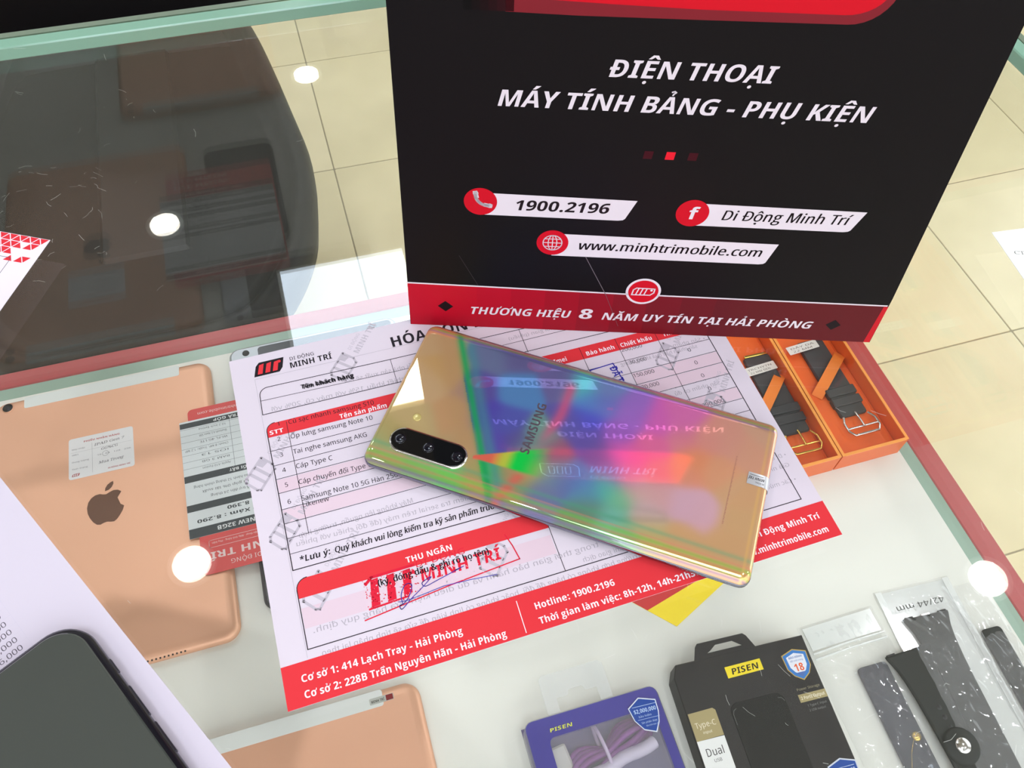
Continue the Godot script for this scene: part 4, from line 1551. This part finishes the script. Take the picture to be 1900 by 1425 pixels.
	k.text(bold, "MINH TRÍ", 23.8, 10.9, 18.0, 2.9, 0.0, 0.0)
	var rows := [["1", 14.2, 37.6, "Củ sạc nhanh samsung S10", 18.6, 38.0, 35.0], ["2", 13.2, 44.6, "Ốp lưng samsung Note 10", 18.3, 45.0, 33.2], ["3", 13.0, 52.0, "Tai nghe samsung AKG", 18.2, 52.2, 29.4], ["4", 12.8, 59.0, "Cáp Type C", 18.0, 58.9, 14.4], ["5", 12.6, 65.6, "Cáp chuyển đổi Type C", 17.8, 66.0, 28.6], ["6", 12.4, 73.0, "Samsung Note 10 5G Hàn 256GB", 17.6, 73.2, 41.0]]
	for r in rows:
		k.text(sans, r[0], r[1], r[2], 0, 1.9)
		k.text(sans, r[3], r[4], r[5], r[6], 2.1, 0, -1.2)
	k.text(sans, "Likenew", 17.5, 76.0, 10.2, 2.0, 0, -1)
	k.text(bold, "*Lưu ý:", 12.6, 97.5, 11.4, 2.4, 0.12)
	k.text(sans, "Quý khách vui lòng kiểm tra kỹ sản phẩm trước khi ra về", 25.4, 97.6, 74.5, 2.4, 0.14, -0.4)
	k.text(sans, "Quý khách vui lòng kiểm tra kỹ sản phẩm trước khi ra về", 25.55, 97.6, 74.5, 2.4, 0.14, -0.4)
	k.text(sans, "(ký, đóng dấu & ghi rõ họ tên)", 37.6, 114.7, 41.6, 2.4)
	k.text(sans, "(ký, đóng dấu & ghi rõ họ tên)", 37.75, 114.7, 41.6, 2.4)
	k.text(sans, "Nhân viên", 100.5, 23.9, 9, 1.8)
	k.col = c8(84, 78, 86)
	for s in [["200,000", 161.2, 43.8, 9.8], ["30,000", 161.9, 50.9, 8.2], ["150,000", 160.9, 57.8, 9.8], ["70,000", 161.9, 64.3, 8.2], ["0", 189.0, 52.2, 1.6], ["0", 188.9, 59.2, 1.6], ["0", 188.7, 66.2, 1.6], ["0", 188.6, 73.2, 1.6], ["8,090,000", 180.2, 80.1, 12.6]]:
		k.text(sans, s[0], s[1], s[2], s[3], 1.85, 0, -0.6)
	lay(k, "black_print", t, top + 0.00007)
	# white print on the red
	k = ink(c8(238, 228, 236))
	k.text(bold, "STT", 10.7, 40.9, 5.6, 1.9)
	k.text(bold, "Tên sản phẩm", 38.8, 41.5, 19.6, 2.1, 0, -0.5)
	k.text(bold, "Imei", 131.2, 41.2, 6.0, 2.1)
	k.text(bold, "Bảo hành", 145.8, 41.3, 13.4, 2.1)
	k.text(bold, "Chiết khấu", 161.8, 41.4, 15.0, 2.1)
	k.text(bold, "Thành tiền", 182.0, 41.4, 15.0, 2.1)
	k.text(bold, "THU NGÂN", 49.4, 109.2, 17.6, 2.2)
	k.text(bold, "Cơ sở 1: 414 Lạch Tray - Hải Phòng", 5.8, 139.6, 56.0, 2.5, 0, -0.6)
	k.text(bold, "Cơ sở 2: 228B Trần Nguyên Hãn - Hải Phòng", 5.9, 145.0, 70.2, 2.5, 0, -0.6)
	k.text(bold, "Hotline: 1900.2196", 88.4, 139.7, 30.6, 2.4, 0, -0.4)
	k.text(bold, "Thời gian làm việc: 8h-12h, 14h-21h30", 88.4, 145.1, 62.0, 2.4, 0, -0.4)
	k.text(bold, "Di Động Minh Trí", 175.8, 138.9, 28.2, 2.4)
	k.text(bold, "www.minhtrimobile.com", 166.4, 144.8, 38.2, 2.4)
	k.line([Vector2(83.0, 134.8), Vector2(82.8, 146.4)], 0.3)
	lay(k, "white_print", t, top + 0.00007)
	k = ink(dark)
	hand_logo(k, 9.0, 4.2, 13.2, 7.0, c8(40, 36, 40), red)
	lay(k, "shop_emblem", t, top + 0.00005)
	# rubber stamp
	k = ink(c8(216, 40, 62))
	k.line([Vector2(30.6, 125.4), Vector2(62, 122.0), Vector2(89.2, 120.0), Vector2(88.2, 114.0), Vector2(86.9, 109.4)], 0.45)
	k.text(bold, "MINH TRÍ", 52.4, 117.8, 30.6, 4.6, 0.1, -0.4)
	k.text(sans, "DI ĐỘNG", 52.0, 111.9, 19.0, 2.3, 0.1)
	for i in 3:
		k.poly([Vector2(33.8 + 5.9 * i, 121.6 - 0.3 * i), Vector2(35.4 + 5.9 * i, 111.6), Vector2(38.2 + 5.9 * i, 111.4), Vector2(37.0 + 5.9 * i, 121.4 - 0.3 * i)])
	k.line([Vector2(33.6, 112.6), Vector2(36, 110.7), Vector2(51.4, 110.6)], 1.1)
	k.line([Vector2(33.0, 122.0), Vector2(47.0, 121.4)], 0.7)
	k.disc(Vector2(50.6, 113.0), 0.9, 10)
	for i in 140:
		k.disc(Vector2(rng.randf_range(32.5, 52.0), rng.randf_range(110.5, 122.5)), rng.randf_range(0.1, 0.3), 6)
	lay(k, "red_stamp", t, top + 0.000055)
	k = ink(c8(216, 204, 216))
	for i in 170:
		k.disc(Vector2(rng.randf_range(32.5, 83.0), rng.randf_range(112.2, 122.5)), rng.randf_range(0.08, 0.3), 6)
	lay(k, "stamp_gaps", t, top + 0.00006)
	# signature and the blue stamp
	k = ink(c8(74, 66, 168))
	var sig := [44.4, 123.5, 44.7, 120.2, 46.5, 117.4, 48.3, 116.9, 49.1, 118.2, 47.1, 121.7, 44.7, 123.6, 43.3, 123.9, 43.9, 125.3, 47.8, 122.6, 52.4, 119.9, 56.5, 117.0, 54.4, 117.4, 52.8, 118.3, 53.8, 119.7, 58.0, 118.9, 67.2, 116.9, 65.4, 117.1, 69.3, 116.5]
	var p := []
	for i in range(0, sig.size(), 2):
		p.append(Vector2(sig[i], sig[i + 1]))
	var fine := []
	for i in p.size() - 1:
		for j in 6:
			fine.append(p[i].cubic_interpolate(p[i + 1], p[maxi(i - 1, 0)], p[mini(i + 2, p.size() - 1)], j / 6.0))
	k.line(fine, 0.3)
	k.line([Vector2(43.3, 122.5), Vector2(46.5, 122.8), Vector2(53, 122.3), Vector2(59.9, 121.6), Vector2(69.6, 122.2), Vector2(79.4, 123.2)], 0.26)
	lay(k, "signature", t, top + 0.0001)
	k = ink(c8(60, 56, 158))
	k.line([Vector2(144.5, 48.9), Vector2(155.2, 48.3), Vector2(156.4, 62), Vector2(145.6, 62.4)], 0.5, true)
	k.text(bold, "ĐÃ THU", 152.8, 49.8, 14, 3.4, 0, -87)
	lay(k, "blue_stamp", t, top + 0.0001)


func watermark(k: Ink, at: Vector2, ang: float) -> void:
	# the shop's mark and name in grey, running up the sheet
	var ex := Vector2(cos(deg_to_rad(ang)), -sin(deg_to_rad(ang)))
	var ey := Vector2(sin(deg_to_rad(ang)), cos(deg_to_rad(ang)))
	var f := func(x: float, y: float) -> Vector2: return at + ex * x - ey * y
	k.line([f.call(0.6, 0.0), f.call(0.0, 1.2), f.call(0.8, 6.6), f.call(2.4, 7.6), f.call(12.6, 7.4), f.call(12.0, 2.0), f.call(10.4, 0.0)], 1.0, true)
	for i in 2:
		k.line([f.call(4.0 + 3.2 * i, 0.6), f.call(4.6 + 3.2 * i, 7.0)], 1.3)
	k.poly([f.call(9.0, 7.0), f.call(12.2, 7.0), f.call(11.9, 4.0), f.call(9.0, 4.6)])
	var b: Vector2 = f.call(14.6, 1.0)
	k.text(bold, "MINH TRÍ", b.x, b.y, 17.5, 2.6, 0.0, ang)
	b = f.call(15.2, 5.0)
	k.text(sans, "DI ĐỘNG", b.x, b.y, 9.5, 1.5, 0.0, ang)


var uv_size := Vector2.ZERO


func prism_film_and_sheen() -> ImageTexture:
	# the prismatic film: its angle-dependent rainbow and the reflected ceiling painted as fixed colour
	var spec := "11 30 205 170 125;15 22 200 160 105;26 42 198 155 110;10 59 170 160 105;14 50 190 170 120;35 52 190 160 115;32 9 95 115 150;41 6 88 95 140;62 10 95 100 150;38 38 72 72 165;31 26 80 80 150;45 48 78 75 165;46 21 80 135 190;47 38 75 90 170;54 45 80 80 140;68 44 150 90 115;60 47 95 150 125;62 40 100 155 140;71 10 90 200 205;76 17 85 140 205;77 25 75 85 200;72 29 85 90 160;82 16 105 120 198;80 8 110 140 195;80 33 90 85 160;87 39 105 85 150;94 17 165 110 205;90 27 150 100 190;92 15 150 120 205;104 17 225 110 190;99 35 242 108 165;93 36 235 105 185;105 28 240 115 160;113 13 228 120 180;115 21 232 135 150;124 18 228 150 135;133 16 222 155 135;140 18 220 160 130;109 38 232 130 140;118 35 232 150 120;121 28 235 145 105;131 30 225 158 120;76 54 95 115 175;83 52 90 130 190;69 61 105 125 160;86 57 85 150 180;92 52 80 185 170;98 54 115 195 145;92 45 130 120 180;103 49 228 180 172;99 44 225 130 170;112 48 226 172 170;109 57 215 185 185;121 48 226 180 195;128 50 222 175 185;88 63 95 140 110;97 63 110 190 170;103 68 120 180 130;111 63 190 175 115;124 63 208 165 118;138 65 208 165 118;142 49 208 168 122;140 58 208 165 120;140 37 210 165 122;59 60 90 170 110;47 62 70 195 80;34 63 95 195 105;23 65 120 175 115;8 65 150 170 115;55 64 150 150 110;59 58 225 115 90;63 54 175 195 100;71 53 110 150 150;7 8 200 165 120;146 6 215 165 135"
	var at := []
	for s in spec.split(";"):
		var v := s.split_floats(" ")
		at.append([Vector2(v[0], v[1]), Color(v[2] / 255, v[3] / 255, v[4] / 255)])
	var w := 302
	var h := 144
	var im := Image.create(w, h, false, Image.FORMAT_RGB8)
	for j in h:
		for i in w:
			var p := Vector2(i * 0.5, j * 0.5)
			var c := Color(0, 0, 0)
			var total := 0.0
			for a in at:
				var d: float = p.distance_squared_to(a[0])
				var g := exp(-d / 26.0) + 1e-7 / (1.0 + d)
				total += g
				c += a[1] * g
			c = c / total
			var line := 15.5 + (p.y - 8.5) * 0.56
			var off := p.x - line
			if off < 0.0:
				c = c.lerp(Color(0.75, 0.6, 0.42), clampf((off + 12.0) / 8.0, 0.0, 0.8))  # tan of the mirrored ceiling, painted into the film
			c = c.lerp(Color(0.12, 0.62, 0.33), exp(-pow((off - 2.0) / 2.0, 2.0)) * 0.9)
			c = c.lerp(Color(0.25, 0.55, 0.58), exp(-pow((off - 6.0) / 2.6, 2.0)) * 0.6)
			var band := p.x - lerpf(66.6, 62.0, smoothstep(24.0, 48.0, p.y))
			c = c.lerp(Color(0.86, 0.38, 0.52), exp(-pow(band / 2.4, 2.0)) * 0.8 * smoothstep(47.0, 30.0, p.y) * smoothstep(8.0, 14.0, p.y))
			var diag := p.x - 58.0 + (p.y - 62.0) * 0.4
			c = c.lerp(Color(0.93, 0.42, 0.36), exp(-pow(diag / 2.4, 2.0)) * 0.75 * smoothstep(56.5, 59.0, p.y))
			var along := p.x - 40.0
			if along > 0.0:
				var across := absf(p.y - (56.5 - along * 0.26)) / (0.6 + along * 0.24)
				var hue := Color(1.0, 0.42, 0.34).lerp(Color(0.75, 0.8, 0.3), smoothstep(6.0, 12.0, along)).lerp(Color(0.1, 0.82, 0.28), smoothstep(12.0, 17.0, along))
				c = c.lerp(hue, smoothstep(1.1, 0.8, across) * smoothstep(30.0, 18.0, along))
			# fine bands of painted sheen along the curved edges
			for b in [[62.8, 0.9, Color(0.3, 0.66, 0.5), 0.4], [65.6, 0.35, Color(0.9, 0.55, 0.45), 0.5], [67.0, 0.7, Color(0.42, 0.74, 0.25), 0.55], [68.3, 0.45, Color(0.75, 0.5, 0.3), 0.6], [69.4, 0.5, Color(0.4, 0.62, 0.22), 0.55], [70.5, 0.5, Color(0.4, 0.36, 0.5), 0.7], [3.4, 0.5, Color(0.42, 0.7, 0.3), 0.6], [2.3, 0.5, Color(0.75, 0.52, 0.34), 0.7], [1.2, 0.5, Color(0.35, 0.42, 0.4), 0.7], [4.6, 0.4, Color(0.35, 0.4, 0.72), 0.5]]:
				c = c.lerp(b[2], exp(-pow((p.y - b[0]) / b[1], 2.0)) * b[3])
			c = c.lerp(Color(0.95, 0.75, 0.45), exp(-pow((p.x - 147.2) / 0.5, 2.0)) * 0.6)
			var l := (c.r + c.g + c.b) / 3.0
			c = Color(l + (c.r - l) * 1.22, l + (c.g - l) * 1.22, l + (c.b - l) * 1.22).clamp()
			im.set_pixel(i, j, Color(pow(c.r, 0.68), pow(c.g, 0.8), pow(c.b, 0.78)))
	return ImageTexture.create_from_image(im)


func prism_phone() -> void:
	var t := thing("smartphone", "silver prismatic smartphone with triple camera lying face down on the invoice", "phone", Vector3(0.0781, 0.0004, -0.1457), -0.6249)
	var L := 0.1505
	var W := 0.0715
	var ring := func(ix: float, iz: float) -> PackedVector2Array: return rr(L - 2 * ix, W - 2 * iz, maxf(0.0012, 0.0042 - ix), 6)
	var st := begin()
	loft(st, [ring.call(0.0015, 0.005), ring.call(0.0007, 0.0026), ring.call(0.0002, 0.0008), ring.call(0.0, 0.0001)], [0.0, 0.0005, 0.0014, 0.0026])
	part("front_glass", st, mat(c8(14, 14, 16), 0.08), t)
	st = begin()
	loft(st, [ring.call(0.0001, 0.0002), ring.call(-0.0001, -0.0001), ring.call(-0.0001, -0.0001), ring.call(0.0001, 0.0002)], [0.0026, 0.0030, 0.0044, 0.0048])
	part("metal_frame", st, mat(c8(136, 138, 152), 0.12, 1.0), t)
	st = begin()
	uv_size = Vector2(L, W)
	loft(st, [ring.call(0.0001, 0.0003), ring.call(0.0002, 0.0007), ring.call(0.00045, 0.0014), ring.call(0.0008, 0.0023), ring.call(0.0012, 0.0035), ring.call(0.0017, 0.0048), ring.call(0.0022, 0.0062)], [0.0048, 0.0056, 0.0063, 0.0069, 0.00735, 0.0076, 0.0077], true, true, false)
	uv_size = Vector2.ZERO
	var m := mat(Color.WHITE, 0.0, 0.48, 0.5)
	m.albedo_texture = prism_film_and_sheen()
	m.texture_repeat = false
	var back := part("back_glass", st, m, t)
	var o := Vector2(-L / 2, -W / 2)
	# camera island
	st = begin()
	extrude(st, shifted(rr(0.0318, 0.0112, 0.0056, 12), o + Vector2(0.0229, 0.0588)), [Vector2(0.0076, 0.0), Vector2(0.0081, 0.0), Vector2(0.0084, 0.0003), Vector2(0.0085, 0.0007)])
	var isl := part("camera_rim", st, M.chrome, t)
	st = begin()
	extrude(st, shifted(rr(0.0304, 0.0098, 0.0049, 12), o + Vector2(0.0229, 0.0588)), [Vector2(0.0082, 0.0), Vector2(0.00858, 0.0), Vector2(0.0087, 0.0003)])
	part("camera_glass", st, mat(c8(9, 9, 11), 0.05), isl)
	for x in [0.0113, 0.0230, 0.0347]:
		st = begin()
		lathe(st, [Vector2(0.0, 0.00874), Vector2(0.0012, 0.00874), Vector2(0.00135, 0.0088), Vector2(0.0021, 0.0088), Vector2(0.0022, 0.0087)], 24, Vector3(o.x + x, 0, o.y + 0.0590))
		part("lens", st, mat(c8(20, 19, 27), 0.1), isl)
	st = begin()
	lathe(st, [Vector2(0.0017, 0.0076), Vector2(0.0017, 0.0079), Vector2(0.0014, 0.0080), Vector2(0.0, 0.0080)], 20, Vector3(o.x + 0.0134, 0, o.y + 0.0473))
	part("flash", st, mat(c8(196, 178, 110), 0.2, 0.2), t)
	var k := ink(c8(92, 84, 98))
	k.text(bold, "SAMSUNG", 60.0, 48.4, 24.5, 3.6, 0, 90)
	lay(k, "brand_lettering", t, 0.00774, mat(c8(92, 80, 92), 0.3, 0.3), Vector3(o.x, 0, o.y))
	k = ink(c8(150, 104, 92))
	for i in 46:
		k.rect(136.2, 21.2 + 0.66 * i, 136.2 + [0.5, 0.35, 0.6][i % 3], 21.2 + 0.66 * i + 0.34)
	lay(k, "model_line", t, 0.00773, M.ink, Vector3(o.x, 0, o.y))
	# the shop's seal over the short edge
	st = begin()
	var e := L / 2
	var prof := [Vector2(e - 0.0086, 0.0079), Vector2(e - 0.0024, 0.0079), Vector2(e - 0.0011, 0.0075), Vector2(e - 0.0003, 0.0066), Vector2(e + 0.0003, 0.0050), Vector2(e + 0.0003, 0.0032)]
	st.set_smooth_group(1)
	for i in prof.size() - 1:
		var a: Vector2 = prof[i]
		var b: Vector2 = prof[i + 1]
		quad(st, Vector3(a.x, a.y, o.y + 0.0262), Vector3(a.x, a.y, o.y + 0.0315), Vector3(b.x, b.y, o.y + 0.0315), Vector3(b.x, b.y, o.y + 0.0262), Vector3(a.y - b.y, b.x - a.x, 0))
	var seal := part("seal_sticker", st, mat(c8(196, 196, 200), 0.3, 0.4), t)
	k = ink(c8(44, 40, 46))
	k.text(bold, "MINH TRÍ", 148.4, 27.9, 6.0, 1.2, 0.2, 180)
	k.text(sans, "DI ĐỘNG", 148.4, 29.8, 3.4, 0.7, 0.0, 180)
	k.line([Vector2(142.6, 27.2), Vector2(147.6, 27.2)], 0.2)
	lay(k, "seal_print", seal, 0.00793, M.ink, Vector3(o.x, 0, o.y))


func price_list() -> void:
	# a large sheet at the lower left, its right edge running away from the viewer
	var d := Vector2(0.497, 0.868)
	var t := thing("price_list", "white paper sheet with a column of printed sums lying under the black phone", "paper", Vector3(-0.1560, 0, -0.2276), atan2(d.x, d.y))
	var st := begin()
	box(st, Vector3(-0.21, 0.00005, 0.0), Vector3(0.0, 0.0003, 0.297))
	part("sheet", st, mat(c8(212, 202, 217), 0.75), t)
	var k := ink(c8(98, 92, 102))
	for i in 7:
		k.text(sans, ["190,000", "700,000", "360,000", "985,000", "296,000", "136,000", "116,000"][i], -38.2, 86.0 + 3.75 * i, 12.2, 2.1)
	k.col = c8(206, 198, 214)
	for i in 10:
		k.line([Vector2(-60, 75.9 + 3.75 * i), Vector2(-23.5, 75.9 + 3.75 * i)], 0.1)
	k.line([Vector2(-23.5, 72), Vector2(-23.5, 118)], 0.1)
	lay(k, "printed_sums", t, 0.00033)


func black_phone() -> void:
	var d := Vector2(0.477, 0.879)
	var right := Vector2(0.879, -0.477)
	# its far right corner, from which it runs out of the frame
	var corner := Vector2(-0.1078, -0.1290)
	var c := corner - right * 0.0378 + d * 0.075
	var t := thing("smartphone", "black phone with dark reflecting screen lying on the white price list", "phone", Vector3(c.x, 0.0004, c.y), atan2(d.x, d.y))
	var st := begin()
	extrude(st, rr(0.0756, 0.150, 0.0125, 10), [Vector2(0, 0.0032), Vector2(0.0008, 0.0016), Vector2(0.0022, 0.0003), Vector2(0.0038, 0.0), Vector2(0.0056, 0.0003), Vector2(0.0068, 0.0013), Vector2(0.0074, 0.0026)])
	part("metal_frame", st, mat(c8(44, 42, 50), 0.18, 0.6), t)
	st = begin()
	extrude(st, rr(0.0712, 0.1456, 0.0105, 10), [Vector2(0.0073, 0.0), Vector2(0.0077, 0.0004)])
	part("screen", st, mat(c8(70, 74, 70), 0.04, 0.0, 0.75), t)
	for b in [[0.0225, 0.0048], [0.0345, 0.0115], [0.0500, 0.0115]]:
		st = begin()
		box(st, Vector3(0.0372, 0.0033, -0.075 + b[0] - 0.001), Vector3(0.0381, 0.0051, -0.075 + b[0] + b[1]), 0.0003)
		part("side_button", st, mat(c8(60, 58, 66), 0.25, 0.6), t)


func red_corner_form() -> void:
	# another form at the left edge; its printed corner of red triangles points to the middle
	var ex := Vector2(0.0222, 0.0118).normalized()
	var t := thing("printed_form", "white form with a red triangle pattern at its corner, left edge of the glass", "paper", Vector3(-0.1199, 0, -0.3177) - Vector3(ex.x, 0, ex.y) * 0.148, -atan2(ex.y, ex.x))
	sheet("paper", 148, 105, mat(c8(236, 226, 238), 0.75), t, 0.0002)
	var k := ink(c8(222, 52, 62))
	# rows of triangles: solid at the corner, scattered towards the sheet
	var s := 5.0
	for j in 4:
		for i in 22:
			for half in 2:
				var x := 148.0 - i * s - (s / 2 if j % 2 else 0.0) - (s / 2 if half else 0.0)
				var y := j * s * 0.8
				var keep := 1.0
				if j == 2:
					keep = 0.5
				if j == 3:
					keep = 0.22
				if i < 2 and j > 0:
					keep *= 0.8
				if rng.randf() > keep:
					continue
				var c := Vector2(x - s / 2, y + s * 0.4)
				var p: Array
				if half == 0:
					p = [Vector2(x, y), Vector2(x - s, y), Vector2(x - s / 2, y + s * 0.8)]
				else:
					p = [Vector2(x, y + s * 0.8), Vector2(x - s, y + s * 0.8), Vector2(x - s / 2, y)]
				var q := []
				var mid: Vector2 = (p[0] + p[1] + p[2]) / 3
				for v in p:
					var u: Vector2 = mid + (v - mid) * 0.84
					q.append(Vector2(clampf(u.x, 0, 148), u.y))
				if absf((q[1] - q[0]).cross(q[2] - q[0])) > 0.4:
					k.poly(q)
	lay(k, "triangle_pattern", t, 0.00028)
	k = ink(c8(92, 84, 92))
	k.line(k.rrect(20, 14, 136.5, 26, 1.2), 0.25, true)
	k.line(k.rrect(20, 30, 136.5, 90, 1.2), 0.25, true)
	lay(k, "form_rules", t, 0.00029)


func white_notice() -> void:
	var t := thing("white_notice", "white sheet with serif letters cut off by the right edge of the photo", "paper", Vector3(0.3159, 0, -0.2053), -0.1)
	var st := begin()
	var p := PackedVector2Array([Vector2(0, 0), Vector2(0.1, 0), Vector2(0.1, 0.06), Vector2(-0.0010, 0.06)])
	extrude(st, p, [Vector2(0.00005, 0), Vector2(0.00028, 0)], false)
	part("sheet", st, mat(c8(250, 250, 246), 0.7), t)
	var k := ink(c8(120, 120, 116))
	k.text(serif, "CTY", 3.4, 15.2, 8.5, 2.2, 0, -13)
	k.text(serif, "V", 5.6, 22.6, 2.6, 2.2, 0, -13)
	lay(k, "serif_letters", t, 0.00031)
